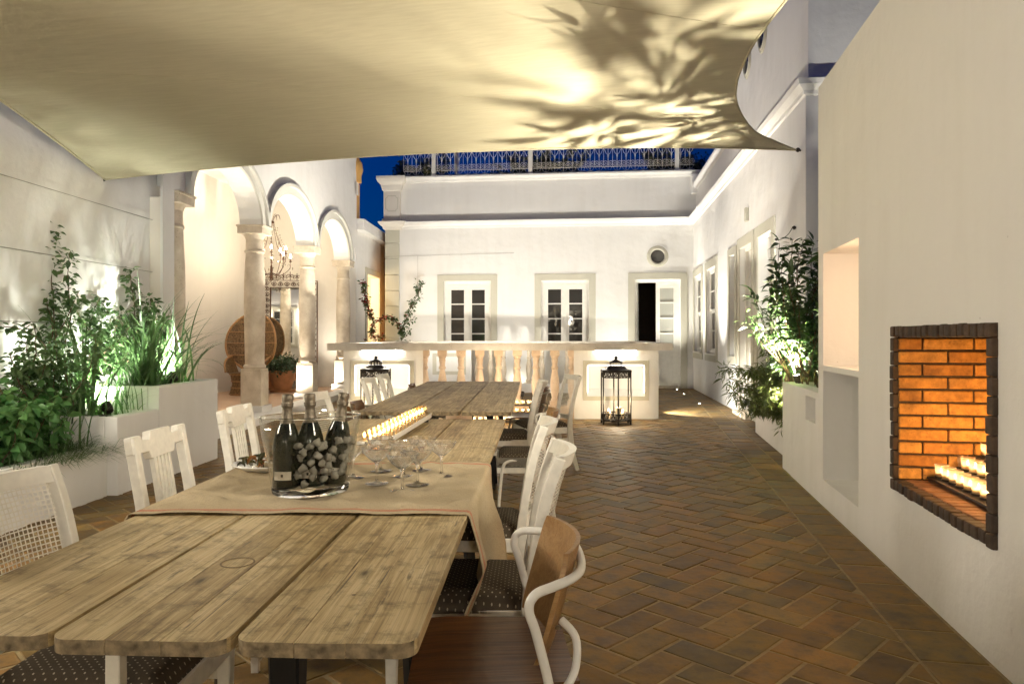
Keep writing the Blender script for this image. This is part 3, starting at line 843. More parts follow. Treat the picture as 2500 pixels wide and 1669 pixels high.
MB().slab(U(8.62)-.2,U(13.2),4.3,7.0,-0.38,-0.03).box(U(8.62)-.2,U(8.62)+.1,-6,-0.38,4.3,7.0).box(U(13.0),U(13.2),-6,-.38,4.3,7.0).build('upper_wall', WHITE, rb)
MB().slab(U(13.2),U(18.4),4.3,5.0,-0.35,-0.08).build('parapet', WHITE, rb)
MB().sweep([(U(18.6),-0.08),(U(13.2),-0.08)],[(0,4.98),(0.05,5.0),(0.09,5.1),(0.09,5.16),(-0.3,5.16),(-0.3,4.98)]).build('coping', WHITE, rb)
PR2 = [(0,4.13),(0.03,4.14),(0.04,4.18),(0.10,4.24),(0.12,4.30),(-0.10,4.302),(-0.10,4.13)]
MB().sweep([(U(18.1),0),(U(8.62)-.2,0),(U(8.62)-.2,-4)], PR2).build('cornice', WHITE, rb)
MB().box(U(17.9),U(18.5),-0.3,0.05,4.9,5.36).build('parapet_corner', WHITE, rb)
for w in wins:
    surround(rb,w[0],w[1],0.95,2.77,0,1)
    window(rb,w[0],w[1],0.95,2.77,-0.06,1)
    MB().box(w[0]-.03,w[1]+.03,-.16,0.045,0.915,0.95).build('sill', PAINT, rb)
surround(rb,slit[0],slit[1],0.95,2.77,0,1,0.13)
MB().slab(slit[0],slit[1],0.95,2.77,-0.2,-0.14,[(slit[0]+.06,slit[1]-.06,1.0,2.7)]).build('window', PAINT, rb)
MB().box(slit[0],slit[1],-0.2,-0.19,0.95,2.77).build('pane', PANE_CURTAIN, rb)
surround(rb,d1[0],d1[1],0,2.80,0,1,0.165,0.022,False)
MB().slab(d1[0],d1[1],0.06,2.8,-0.16,-0.08,[(d1[0]+.06,d1[1]-.06,0.06,2.74)]).build('door_frame', PAINT, rb)
dl = MB().box(d1[0]+.06,d1[1]-.06,-0.17,-0.13,0.07,2.74).build('door_leaf', PAINT, rb)
for za,zb in ((0.2,0.85),(1.0,2.6)):
    MB().slab(d1[0]+.17,d1[1]-.17,za,zb,-0.13,-0.115,[(d1[0]+.21,d1[1]-.21,za+.04,zb-.04)]).build('door_panel', PAINT, dl)
MB().box(d1[0]+.085,d1[0]+.12,-0.13,-0.06,1.0,1.02).box(d1[0]+.085,d1[0]+.2,-0.075,-0.06,1.0,1.02).build('handle', BLACKMETAL, dl)
MB().box(d1[0]-.05,d1[1]+.05,-0.12,0.12,0,0.06).build('threshold', STONE, rb)
surround(rb,d2[0],d2[1],0,2.80,0,1,0.165,0.022,False)
MB().box(d2[0],d2[1],-0.34,-0.30,0.0,2.8).build('blind_door', TRIM, rb)
for dd in (10.69,11.76,12.8): oculus(rb, U(dd), 5.80, -0.027, 1, 0.27)
MB().box(U(11.53),U(11.61),0,0.06,3.16,3.38).build('wall_vent', TRIM, rb, bevel=0.008)
cb = MB().tube(catmull([(U(9.66),0.05,2.61),(U(9.35),0.05,2.57),(U(9.0),0.05,2.585),(U(8.8),0.05,2.64)],6),0.005,6)
cb.lathe([(0,-.02),(.02,-.01),(.02,.01),(0,.02)],8,(U(9.66),0.03,2.61)).lathe([(0,-.025),(.025,-.01),(.025,.01),(0,.025)],8,(U(8.8),0.03,2.64))
tag(cb.build('wall_cable', IRON, None, (2.479,0,0), math.pi/2-AR), 'short slack cable between two hooks beside the tall shrub', 'cable')
# house behind the camera, seen only in the mirror and the panes
nh = thing('near_house', 'white house front with sash windows across the near end of the court', 'building', (0,-4.6,0), 0)
nw = [(-3.2,-2.1,0.9,2.7),(-1.2,-0.1,0.9,2.7),(1.0,2.1,0.9,2.7)]
MB().slab(-6,6,0,4.6,-0.3,0,nw).build('wall', WHITE, nh)
for w in nw:
    window(nh,w[0],w[1],w[2],w[3],-0.06,1); surround(nh,w[0],w[1],w[2],w[3],0,1)

# ================================================================ fireplace wall
AF = math.atan(0.182); CF = 1/math.cos(AF)
fw = thing('fireplace_wall', 'white chimney wall with two niches and a brick firebox full of candles', 'wall', (1.394,0,0), math.pi/2-AF)
def in_fw(u, y, z): return Matrix.Rotation(math.pi/2-AF,4,'Z') @ Vector((u,y,z)) + Vector((1.394,0,0))
FE = 5.68*CF
nu = (4.624*CF,5.53*CF)
fo = (2.81*CF,3.976*CF,0.465,1.357)
fi = (fo[0]+.062,fo[1]-.062,fo[2]+.058,fo[3]-.062)
MB().slab(-4.6,FE,-.2,3.27,-0.62,0,[(nu[0],nu[1],1.08,1.94),(nu[0],nu[1],0.20,1.04),(fo[0],fo[1],fo[2],fo[3])]).build('wall', WHITE, fw)
MB().box(-4.6,FE,-1.5,-0.62,-.2,3.269).build('chimney_block', WHITE, fw)
MB().box(nu[0],nu[1],-0.619,-0.42,1.081,1.939).build('niche_back', WHITE, fw)
MB().box(nu[0],nu[1],-0.619,-0.42,0.201,1.039).build('niche_back', WHITE, fw)
fb = MB().box(fo[1]-.055,fo[1]-.001,-.62,-.02,fo[2],fo[3]).box(fo[0]+.001,fo[0]+.055,-.62,-.02,fo[2],fo[3]).box(fo[0],fo[1],-.6199,-.585,fo[2],fo[3]).box(fo[0],fo[1],-.62,-.005,fo[2]+.001,fo[2]+.045).box(fo[0],fo[1],-.62,-.005,fo[3]-.045,fo[3]-.001).build('firebox', SOOT, fw)
rbk = random.Random(5)
pit = 0.0705; c_y = fi[1]
for k in range(11):
    zb = fi[2]+0.004+k*pit
    for wall_ in ('cheek','rear','near'):
        span = 0.585 if wall_ != 'rear' else fi[1]-fi[0]
        x = -(0.0 if k%2 == 0 else 0.127)-(0.13 if wall_ != 'rear' else 0)
        while x < span:
            a = max(x,0.0)+0.005; b_ = min(x+0.254,span)-0.005; x += 0.254
            if b_-a < 0.03: continue
            l = b_-a; hh = 0.058
            mb = MB().box(-l/2,l/2,-.012,.012,-hh/2,hh/2)
            j = rbk.uniform(-.0025,.0025)
            if wall_ == 'cheek': o = mb.build('brick', FIREBRICK, fb, (fi[1]+0.006+j,-(a+b_)/2,zb+hh/2), R(90), bevel=0.004)
            elif wall_ == 'near': o = mb.build('brick', FIREBRICK, fb, (fi[0]-0.006+j,-(a+b_)/2,zb+hh/2), R(90), bevel=0.004)
            else: o = mb.build('brick', FIREBRICK, fb, (fi[0]+(a+b_)/2,-.586+j,zb+hh/2), 0, bevel=0.004)
            o.rotation_euler.y = rbk.uniform(-.008,.008)
# hearth floor: narrow bricks across
nb = 17; st = (fi[1]-fi[0])/nb
for k in range(nb):
    for y0_,y1_ in ((-.03,-.24),(-.245,-.5)):
        MB().box(-st/2+.004,st/2-.004,-(abs(y1_-y0_))/2+.003,(abs(y1_-y0_))/2-.003,-.012,.012).build('hearth_brick', HEARTH, fb, (fi[0]+st*(k+.5),(y0_+y1_)/2,fo[2]+.045+rbk.uniform(-.002,.003)), 0, bevel=0.004)
# bullnosed edge bricks round the opening
nE = 18; st = (fo[1]-fo[0])/nE
for k in range(nE):
    for zz, nm in ((fo[2]+.026,'b'),(fo[3]-.029,'t')):
        MB().box(-st/2+.003,st/2-.003,-.05,.022,-.029,.029).build('edge_brick', DARKBRICK, fb, (fo[0]+st*(k+.5)+rbk.uniform(-.002,.002),rbk.uniform(-.004,.004),zz+rbk.uniform(-.003,.003)), 0, bevel=0.010, seg=2)
nS = 10; st = (fo[3]-fo[2]-.12)/nS
for k in range(nS):
    for xx in (fo[0]+.029,fo[1]-.029):
        MB().box(-.029,.029,-.05,.022,-st/2+.0015,st/2-.0015).build('edge_brick', DARKBRICK, fb, (xx+rbk.uniform(-.003,.003),rbk.uniform(-.004,.004),fo[2]+.06+st*(k+.5)), 0, bevel=0.008, seg=2)
lamp('niche_light','POINT',in_fw(nu[0]+.12,-.2,1.55),1.2,(1.0,0.62,0.36),0.04)

# ================================================================ planters
def planter(name, label, loc, rz, u0, u1, y0, y1, z, wall=0.11, soil=0.05, notch=None, group=None):
    t = thing(name, label, 'planter', loc, rz, group)
    ya, yb = min(y0,y1), max(y0,y1)
    mb = MB()
    mb.box(u0,u1,ya,ya+wall,-.1,z).box(u0,u1,yb-wall,yb,-.1,z).box(u0,u0+wall,ya+wall,yb-wall,-.1,z).box(u1-wall,u1,ya+wall,yb-wall,-.1,z)
    mb.build('shell', WHITE, t, bevel=0.012, seg=2)
    MB().grid(lambda a,b_: (u0+wall+(u1-u0-2*wall)*a, ya+wall+(yb-ya-2*wall)*b_, z-soil+0.03*noise.noise((a*9,b_*5,u0))), 24, 10).build('soil', SOIL, t)
    return t
LW = (-4.47,0,0); LR = math.pi/2-AL
planter('planter','lowest white plaster planter at the left edge, holding green herbs',LW,LR,0.6,5.915,-0.92,-0.002,0.42)
planter('planter','middle-height white plaster planter holding the brightly lit strap leaves',LW,LR,5.92,6.56,-1.0,-0.002,0.645)
planter('planter','tallest white plaster planter beside the arcade steps',LW,LR,6.565,7.75,-1.0,-0.002,0.85)
RW = (1.394,0,0); RR = math.pi/2-AF
pb = thing('planter','white raised planter joined to the chimney wall, with a notched rim','planter',RW,RR)
u0,u1 = FE+.002, 7.13*CF
MB().slab(u0,u1,-.1,0.855,-0.14,0,[(FE+.1,6.13*CF,0.60,0.80)]).box(u1-.12,u1,-1.0,-.14,-.1,0.855).box(u0,u1,-1.12,-1.0,-.1,0.855).box(FE+.1,6.13*CF,-.16,-.13,.58,.82).build('shell', WHITE, pb)
MB().box(u0,u1-.12,-1.0,-.14,0.6,0.80).build('soil', SOIL, pb)
planter('planter','low white planter at the foot of the bamboo on the right',RW,RR,7.13*CF+.003,9.85*CF,-0.15,-0.95,0.39)

# ================================================================ balustrade enclosure
DF, DB = 11.35, 16.7
bal = thing('stone_balustrade', 'waist-high stone balustrade with lit panels around the bar terrace', 'balustrade', (0,0,0))
CAPP = [(-0.20,1.20),(0.105,1.20),(0.105,1.175),(0.085,1.165),(0.075,1.14),(0.04,1.125),(0.03,1.10),(0.0,1.09),(-0.20,1.09)]
XL, XR = -2.67, 2.32
XLb, XRb = -2.5, 2.85
ring_f = [(XL,DB),(XL,DF),(XR,DF),(XRb,DB)]
MB().sweep([(XLb,DB),(XL,DF),(XR,DF),(XRb,DB)][::-1], CAPP).build('cap_rail', CAPSTONE, bal)
MB().sweep([(XLb-.2,DB+.15),(XRb+.2,DB+.15)], [(-o,z) for o,z in CAPP][::-1]).build('rear_cap_rail', CAPSTONE, bal)
PA, PB = -1.41, 0.98
def pier(x0,x1,y0,y1,hole=None):
    MB().slab(x0,x1,0,1.09,y0,y1,[hole] if hole else []).build('pier', WHITE, bal)
pL = (-2.49,-1.62,0.36,0.86); pR = (1.19,2.10,0.36,0.86)
pier(XL,PA,DF,DF+.20,pL); pier(PB,XR,DF,DF+.20,pR)
for h_ in (pL,pR):
    MB().slab(h_[0]-.065,h_[1]+.065,h_[2]-.065,h_[3]+.065,DF-.018,DF,[h_]).build('panel_frame', TRIM, bal)
    MB().box(h_[0]-.05,h_[1]+.05,DF+.201,DF+.23,h_[2]-.05,h_[3]+.05).build('panel_back', WHITE, bal)
    MB().prism([(DF+.03,h_[2]),(DF+.2,h_[2]),(DF+.2,h_[2]+.10)],h_[0]+.001,h_[1]-.001,'yz').build('panel_sill', WHITE, bal)
    led = MB().box(h_[0]+.03,h_[1]-.03,DF+.008,DF+.022,h_[3]-.014,h_[3]-.002)
    led.box(h_[0]+.002,h_[0]+.014,DF+.008,DF+.022,h_[2]+.06,h_[3]-.03).box(h_[1]-.014,h_[1]-.002,DF+.008,DF+.022,h_[2]+.06,h_[3]-.03)
    led.build('led_strip', LEDP, bal)
    m_ = (h_[0]+h_[1])/2
    MB().box(m_-.30,m_+.30,DF-.022,DF-.004,1.078,1.0885).build('led_strip', LED, bal)
MB().box(PA,PB,DF-.02,DF+.20,0,0.155).box(PA,PB,DF-.05,DF+.22,0.155,0.21).build('base_rail', PINKSTONE, bal)
bprof = [(0.0,0.0)]
def baluster_mesh(mat):
    p = [(0.052,0.07),(0.060,0.085),(0.060,0.10),(0.050,0.112),(0.046,0.12),(0.062,0.20),(0.072,0.30),(0.068,0.40),(0.052,0.50),(0.042,0.555),
         (0.040,0.575),(0.056,0.585),(0.058,0.60),(0.052,0.612),(0.042,0.63),(0.046,0.68),(0.052,0.72),(0.046,0.745),(0.054,0.755),(0.062,0.775),(0.062,0.79)]
    b_ = MB().lathe(p,20); b_.box(-.075,.075,-.075,.075,0.0,0.07).box(-.072,.072,-.072,.072,0.79,0.88)
    return b_.mesh('baluster', mat, smooth=40)
bmF = baluster_mesh(PINKSTONE); bmB = baluster_mesh(STONE)
n_ = 9
for k in range(n_):
    x = PA+(PB-PA)*k/(n_-1)
    if k == 0: x += .02
    if k == n_-1: x -= .02
    obj('baluster', bmF, bal, (x,DF+.08,0.21))
# sides and rear
mb = MB()
for (xa,xb) in ((XL,XLb),(XR,XRb)):
    s_ = 1 if xa < 0 else -1
    mb.add([(xa,DF+.2,0),(xa+s_*.2,DF+.2,0),(xb+s_*.2,DB,0),(xb,DB,0),(xa,DF+.2,1.089),(xa+s_*.2,DF+.2,1.089),(xb+s_*.2,DB,1.089),(xb,DB,1.089)],[(0,1,5,4),(1,2,6,5),(2,3,7,6),(3,0,4,7)])
mb.build('side_wall', WHITE, bal)
MB().slab(XLb,-0.95,0,1.09,DB,DB+.2).build('pier', WHITE, bal); MB().slab(1.35,XRb,0,1.09,DB,DB+.2).build('pier', WHITE, bal)
MB().slab(-1.85,-1.07,0.42,0.92,DB-.02,DB,[(-1.76,-1.16,0.50,0.84)]).build('panel_frame', TRIM, bal)
MB().box(-0.95,1.35,DB-.03,DB+.2,0,0.21).build('base_rail', WHITE, bal)
for k in range(8): obj('baluster', bmB, bal, (-0.80+.30*k,DB+.08,0.21))

# ================================================================ candles
def votive_proto(name, r, h, square=False):
    t = obj(name, None)
    if square:
        MB().box(-r,r,-r,-r+.003,0,h).box(-r,r,r-.003,r,0,h).box(-r,-r+.003,-r,r,0,h).box(r-.003,r,-r,r,0,h).box(-r,r,-r,r,0,.004).build('glass', VOTIVE2, t)
    else:
        MB().lathe([(r*.55,0),(r*.8,0.002),(r*.84,h*.15),(r,h),(r*.93,h),(r*.76,h*.18),(0,h*.16)],18).build('glass', VOTIVE, t, smooth=50)
    if square: MB().box(-r*.8,r*.8,-r*.8,r*.8,.006,h*.42).build('wax', WAX, t)
    else: MB().lathe([(0,h*.18),(r*.7,h*.18),(r*.7,h*.42),(r*.2,h*.40),(0,h*.40)],14).build('wax', WAX, t, smooth=50)
    MB().lathe([(0,0),(.0045,.004),(.006,.010),(.004,.019),(0,.028)],8,(0,0,h*.44)).build('flame', FLAME, t, smooth=180)
    return t

# fireplace rack: three stepped tiers
rack = thing('candle_rack', 'dark iron stepped rack inside the brick firebox', 'rack', RW, RR)
vp = votive_proto('votive_candle', 0.035, 0.072)
MB().lathe([(.026,-.001),(.034,.0),(.034,.010),(.031,.010)],18,close=False).build('tin_base', IRON, vp, smooth=40)
tag(vp, 'x', 'candle')
tiers = [(0.20,0.555,3.86,9,0.086),(0.32,0.60,3.93,9,0.090),(0.44,0.668,3.90,8,0.091)]
MB().box(2.98*CF,3.93*CF,-.255,-.145,.533,.545).build('tier_shelf', IRON, rack)
MB().box(2.98*CF,3.93*CF,-.375,-.265,.578,.590).build('tier_shelf', IRON, rack)
MB().box(2.98*CF,3.93*CF,-.495,-.385,.646,.658).build('tier_shelf', IRON, rack)
for uu in (3.0*CF,3.88*CF):
    for yy, zz in ((-.2,.533),(-.32,.578),(-.44,.646)):
        MB().box(uu,uu+.025,yy-.012,yy+.012,fo[2]+.055,zz).build('rack_leg', IRON, rack)
nmt = ('front','middle','rear')
ORD = ['first','second','third','fourth','fifth','sixth','seventh','eighth','ninth','tenth','eleventh','twelfth','thirteenth','fourteenth','fifteenth','sixteenth']
for k,(yy,zz,ds,cnt,stp) in enumerate(tiers):
    for q in range(cnt):
        place(vp, used, f'lit votive on the {nmt[k]} tier in the firebox, {ORD[q]} from the far brick wall', in_fw((ds*CF)-q*stp,-yy,zz-.009+.002), random.uniform(0,3), f'votives on the {nmt[k]} tier in the firebox')

# ================================================================ lanterns
def lantern():
    t = thing('floor_lantern','x','lantern')
    r = 0.235; hx = [(r*math.cos(R(60*k)),r*math.sin(R(60*k))) for k in range(6)]
    ring = lambda rr,z: [(rr*math.cos(R(60*k)),rr*math.sin(R(60*k)),z) for k in range(6)]
    mb = MB().prism([(p[0],p[1]) for p in hx],0.055,0.075)
    for k in range(6): mb.tube([(hx[k][0],hx[k][1],0),(hx[k][0]*.97,hx[k][1]*.97,0.06)],[.012,.018],6)
    mb.tube(ring(r,.06),.012,6,True).tube(ring(r,.16),.008,6,True).build('base', IRON, t)
    for p in hx: MB().tube([(p[0],p[1],.05),(p[0],p[1],.79)],0.0105,6).build('post', IRON, t)
    def lace(z0,z1,nm):
        m = MB()
        for k in range(6):
            a = Vector((*hx[k],0)); b_ = Vector((*hx[(k+1)%6],0)); d = b_-a
            nn = 4
            for q in range(nn):
                c = a+d*((q+.5)/nn); hw = d.length/nn/2*.9; dx = d.normalized()
                hz = (z1-z0)/2
                pts = [c+dx*(hw*math.cos(x))+Vector((0,0,(z0+z1)/2+hz*math.sin(x))) for x in [2*math.pi*i/10 for i in range(10)]]
                m.tube(pts,.0055,4,True)
                m.tube([c+Vector((0,0,z0)),c+Vector((0,0,z1))],.005,4)
                m.tube([c-dx*hw+Vector((0,0,z0)),c-dx*hw*0.0+Vector((0,0,z1))],.004,4)
        m.build(nm, IRON, t)
    lace(.07,.155,'lace_band'); lace(.70,.775,'lace_band')
    MB().tube(ring(r,.785),.016,6,True).tube(ring(r,.695),.006,6,True).build('top_ring', IRON, t)
    MB().lathe([(.25,.795),(.245,.81),(.17,.83),(.135,.86),(.13,.865)],6).build('roof', IRON, t)
    m = MB()
    for k in range(12):
        a_ = R(30*k); m.tube([(.09*math.cos(a_),.09*math.sin(a_),.86),(.09*math.cos(a_),.09*math.sin(a_),.915)],.006,4)
    m.lathe([(.1,.858),(.1,.868)],12).build('cupola', IRON, t)
    MB().lathe([(.105,.915),(.10,.925),(.06,.945),(.03,.962),(.018,.966),(.03,.978),(.032,.99),(.016,1.0),(.012,1.01),(0,1.03)],12).build('finial', IRON, t, smooth=50)
    return t
lt = lantern()
def pillar_candle(x,y,z,r,h,label,flame=True):
    t = thing('pillar_candle',label,'candle',(x,y,z),0,'pillar candles in the lanterns')
    MB().lathe([(0,0),(r,0),(r,h),(r*.8,h),(r*.55,h-.012),(0,h-.014)],20).build('wax', WAX, t, smooth=40)
    if flame: MB().lathe([(0,0),(.006,.006),(.008,.014),(.005,.028),(0,.04)],8,(0,0,h-.006)).build('flame', FLAME, t, smooth=180)
for nm,(x,y) in (('right',(1.555,10.72)),('left',(-2.09,11.0))):
    place(lt, used, f'dark hexagonal iron floor lantern before the {nm} lit panel', (x,y,0), R(30), 'floor lanterns before the balustrade')
    pillar_candle(x+.03,y-.03,.078,.04,.17,f'tall pillar candle in the middle of the {nm} lantern')
    pillar_candle(x-.11,y+.02,.078,.036,.12,f'short pillar candle at the left inside the {nm} lantern')
    pillar_candle(x+.11,y+.06,.078,.036,.10,f'short pillar candle at the right inside the {nm} lantern')
    lamp('lantern_glow','POINT',(x+.03,y-.03,.34),3.5,(1.0,.80,.52),0.03)

# candle steps at the foot of the balustrade
rk2 = thing('candle_steps','low stepped iron stand of candles at the balusters foot','rack',(0,0,0))
for k in range(3):
    MB().box(-0.62,0.30,10.75+.12*k,10.86+.12*k,.02+.11*k,.035+.11*k).build('tier_shelf', IRON, rk2)
MB().box(-.6,-.58,10.76,11.1,0,.25).box(.26,.28,10.76,11.1,0,.25).build('side_frame', IRON, rk2)
for k in range(3):
    for q in range(10):
        place(vp, used, f'lit votive before the balusters, {ORD[q]} from the left in the '+('lowest','middle','upper')[k]+' row', (-0.57+.092*q,10.805+.12*k,.036+.11*k), random.uniform(0,3), f'candle stand row {("one","two","three")[k]}')

# ================================================================ sail canopy
SL = Vector((-4.16,7.33,2.91)); SR = Vector((3.41,8.6,3.54))
NL = Vector((-4.25,0.2,3.95)); NR = Vector((2.3,1.2,3.9))
right_pts = catmull([NR,(2.0,3.2,3.75),(1.92,4.9,3.66),(1.94,5.9,3.62),(2.06,6.6,3.5),(2.55,7.6,3.5),(3.0,8.15,3.52),SR],12)
def along(pts, t):
    x = t*(len(pts)-1); i = min(int(x),len(pts)-2)
    return pts[i].lerp(pts[i+1],x-i)
def e_back(s): return SL.lerp(SR,s)+Vector((0,-.62*4*s*(1-s),-0.02*4*s*(1-s)))
def e_near(s): return NL.lerp(NR,s)+Vector((0,.6*4*s*(1-s),0))
def e_left(t): return NL.lerp(SL,t)+Vector((.30*4*t*(1-t),0,-.05*4*t*(1-t)))
def e_right(t): return along(right_pts,t)
def sail(s,t):
    c = e_near(s).lerp(e_back(s),t)+e_left(t).lerp(e_right(t),s)
    c -= NL.lerp(NR,s).lerp(SL.lerp(SR,s),t)
    for cs,ct in ((0,1),(1,1)):
        a_ = abs(s-cs); b_ = abs(t-ct); q_ = math.hypot(a_,b_)
        c.z += .016*math.sin(math.atan2(a_,b_+1e-6)*26+q_*7)*min(1,q_/.04)*math.exp(-(q_/.17)**2)
    return c
m_, nt, b = mk('sail_canvas')
tc = nd(nt,'TexCoord')
mp = nd(nt,'Mapping',{'Vector':tc.outputs['Object'],'Scale':(1.2,22.0,22.0)})
n1 = nd(nt,'TexNoise',{'Vector':mp.outputs[0],'Scale':2.0,'Detail':5.0})
n0 = nd(nt,'TexNoise',{'Vector':tc.outputs['Object'],'Scale':0.8,'Detail':3.0})
c_ = ramp(nt,n1.outputs[0],[(0.3,(0.60,0.55,0.38)),(0.7,(0.66,0.61,0.43))])
nt.links.new(c_, b.inputs['Base Color']); b.inputs['Roughness'].default_value = 0.85; b.inputs['Specular IOR Level'].default_value = 0.15
mp2 = nd(nt,'Mapping',{'Vector':tc.outputs['Object'],'Scale':(1.0,3.0,3.0)})
n2 = nd(nt,'TexNoise',{'Vector':mp2.outputs[0],'Scale':2.2,'Detail':4.0})
bump(nt,b,n2.outputs[0],0.25,0.03)
trn = nd(nt,'BsdfTranslucent'); nt.links.new(c_, trn.inputs[0]); mxs = nd(nt,'MixShader',{0:0.24}); nt.links.new(b.outputs[0],mxs.inputs[1]); nt.links.new(trn.outputs[0],mxs.inputs[2]); nt.links.new(mxs.outputs[0], nt.nodes['Material Output'].inputs[0])
SAIL = m_
sl = thing('shade_sail','large beige canvas shade sail stretched over the court','canopy',(0,0,0))
MB().grid(lambda a,c: sail(a,c)+Vector((0,0,.008*noise.noise((a*9,c*9,0)))), 96, 80).build('canvas', SAIL, sl, smooth=180)
for t_ in (0.36,0.68):
    MB().tube([sail(k/60,t_)+Vector((0,0,-.001)) for k in range(61)],0.0018,5).build('seam', SAIL, sl)
for nm,fn in (('hem',e_back),('hem',e_right),('hem',e_left)):
    MB().tube([fn(k/60)+Vector((0,0,-.002)) for k in range(61)],0.010,6).build('hem', SAIL, sl, smooth=180)
mb = MB().tube([SR,SR+Vector((.10,.03,-.005))],.012,6).tube([SR+Vector((.1,.03,-.005)),Vector((3.53,8.52,3.53))],.006,6).tube([Vector((3.53,8.46,3.53)),Vector((4.6,8.35,3.76))],.008,6)
mb.lathe([(0,-.03),(.025,-.015),(.025,.015),(0,.03)],10,tuple(SR+Vector((.02,0,0)))).build('corner_tackle', IRON, sl)
MB().tube([SL,SL+Vector((-.09,.02,-.05))],.012,6).tube([SL+Vector((-.04,0,0)),SL+Vector((-.05,0,-.12))],.012,6).build('corner_tackle', IRON, sl)

# ================================================================ tables
ENDGRAIN = plain('plank_end_grain', (0.23,0.175,0.10), 0.85, var=0.6, scale=45, bmp=0.6)
def table(label, corners, z=0.75, name='plank_table'):
    """corners: near-left, near-right, far-right, far-left on the table plane"""
    nl,nr,fr,fl = [Vector((*c,0)) for c in corners]
    o = (nl+nr)/2; ax = ((fl+fr)/2-o); L = ax.length; ay = ax.normalized(); rz = math.atan2(ay.y,ay.x)-math.pi/2
    W = ((nr-nl).length+(fr-fl).length)/2
    t = thing(name,label,'table',(o.x,o.y,0),rz)
    rr = random.Random(hash(label)&255)
    th = 0.028; pw = W/3
    for p in range(3):
        cuts = [0]+sorted(rr.sample([.30,.34,.62,.68],2) if p != 1 else [.33,.64])+[1]
        if cuts[2]-cuts[1] < .2: cuts = [0,.34,.66,1]
        x0 = -W/2+p*pw+.006; ww = pw-.012
        sh_n = rr.uniform(-.012,.012); sh_f = rr.uniform(-.012,.012); dz = rr.uniform(-.001,.001)
        for q in range(3):
            a = x0+ww*cuts[q]+(.0003 if q else 0); b_ = x0+ww*cuts[q+1]-(.0003 if q < 2 else 0)
            rc = .036; poly = []
            y0, y1 = sh_n, L+sh_f
            def corner(cx,cy_,a0): return [(cx+rc*math.cos(R(a0+x)),cy_+rc*math.sin(R(a0+x))) for x in range(0,91,15)]
            if q == 0: poly += corner(a+rc,y0+rc,180)
            else: poly.append((a,y0))
            ne = 4
            if q == 2: poly += corner(b_-rc,y0+rc,270)
            else: poly.append((b_,y0))
            if q == 2: poly += corner(b_-rc,y1-rc,0)
            else: poly.append((b_,y1))
            if q == 0: poly += corner(a+rc,y1-rc,90)
            else: poly.append((a,y1))
            cx = (a+b_)/2
            bev = 0.0016
            pm = MB().prism([(px-cx,py-L/2) for px,py in poly],-th,0)
            pk_ = pm.build('plank', PINE, t, (cx,L/2,z+dz+rr.uniform(-.0006,.0006)), bevel=bev, seg=2)
            pk_.data.materials.append(ENDGRAIN)
            for pf_ in pk_.data.polygons:
                if abs(pf_.normal.y) > .5 and abs(pf_.normal.z) < .6: pf_.material_index = 1
    for yy in (1.0,L-.8):
        MB().box(-W/2+.1,W/2-.1,yy-.04,yy+.04,z-.075,z-.03).build('batten', PINE, t)
        lg = MB()
        for s_ in (-1,1):
            lg.tube([(s_*W*.30,yy-.02,z-.075),(s_*W*.34,yy-.12,0)],[.03,.018],4).tube([(s_*W*.30,yy+.02,z-.075),(s_*W*.34,yy+.12,0)],[.03,.018],4)
        lg.tube([(-W*.31,yy,z-.25),(W*.31,yy,z-.25)],.012,6)
        lg.build('trestle', BLACKMETAL, t)
    # one bold splayed leg near the end
    return t
T1 = table('long weathered plank table in the foreground with the champagne bucket', [(-1.195,1.335),(-.172,1.285),(-.03,4.79),(-1.075,4.80)])
T2 = table('bare weathered plank table in front of the balustrade', [(-1.14,5.29),(-.008,5.235),(.11,8.75),(-1.045,8.95)])
MB().taper(0.115,0.46,0.0,0.70,0.05,0.085,0.05,0.085).build('leg', BLACKMETAL, T1, bevel=0.006)
TOP = 0.752
STAIN = plain('ring_stain', (0.20,0.135,0.062), 0.6, var=0.35, scale=70)
rg_ = gp(580,1373,.75)
MB().lathe([(.036,.0),(.0365,.0009),(.0405,.0009),(.041,.0)],40,close=False).build('ring_stain', STAIN, T1, T1.matrix_basis.inverted() @ Vector((rg_.x,rg_.y,.7505)))
# ================================================================ linen cloth
def xr(d): return -.146+.042*(d-2.19)
def xl(d): return -1.170+.036*(d-2.25)
m_, nt, b = mk('linen_cloth')
uv = nd(nt,'UVMap'); sep = nd(nt,'SeparateXYZ',{0:uv.outputs[0]})
wv = nd(nt,'TexNoise',{'Vector':uv.outputs[0],'Scale':4.0,'Detail':6.0})
mpx = nd(nt,'Mapping',{'Vector':uv.outputs[0],'Scale':(700.0,60.0,1.0)}); wx = nd(nt,'TexNoise',{'Vector':mpx.outputs[0],'Scale':1.0})
mpy = nd(nt,'Mapping',{'Vector':uv.outputs[0],'Scale':(60.0,700.0,1.0)}); wy = nd(nt,'TexNoise',{'Vector':mpy.outputs[0],'Scale':1.0})
sm = nd(nt,'Math',{0:wx.outputs[0],1:wy.outputs[0]},operation='ADD')
basec = ramp(nt,wv.outputs[0],[(0.3,(0.36,0.29,0.185)),(0.7,(0.44,0.36,0.24))])
basec = mix(nt,1.0,basec,ramp(nt,sm.outputs[0],[(0.7,(0.8,)*3),(1.3,(1.2,)*3)]),'MULTIPLY')
def band(v,c,w):
    s_ = nd(nt,'Math',{0:v,1:c},operation='SUBTRACT'); a_ = nd(nt,'Math',{0:s_.outputs[0]},operation='ABSOLUTE')
    return nd(nt,'Math',{0:a_.outputs[0],1:w},operation='LESS_THAN').outputs[0]
VL = 0.90
f = None
for c0 in (0.035,0.047,VL-.035,VL-.047):
    x = band(sep.outputs[1],c0,0.0026)
    f = x if f is None else nd(nt,'Math',{0:f,1:x},operation='MAXIMUM').outputs[0]
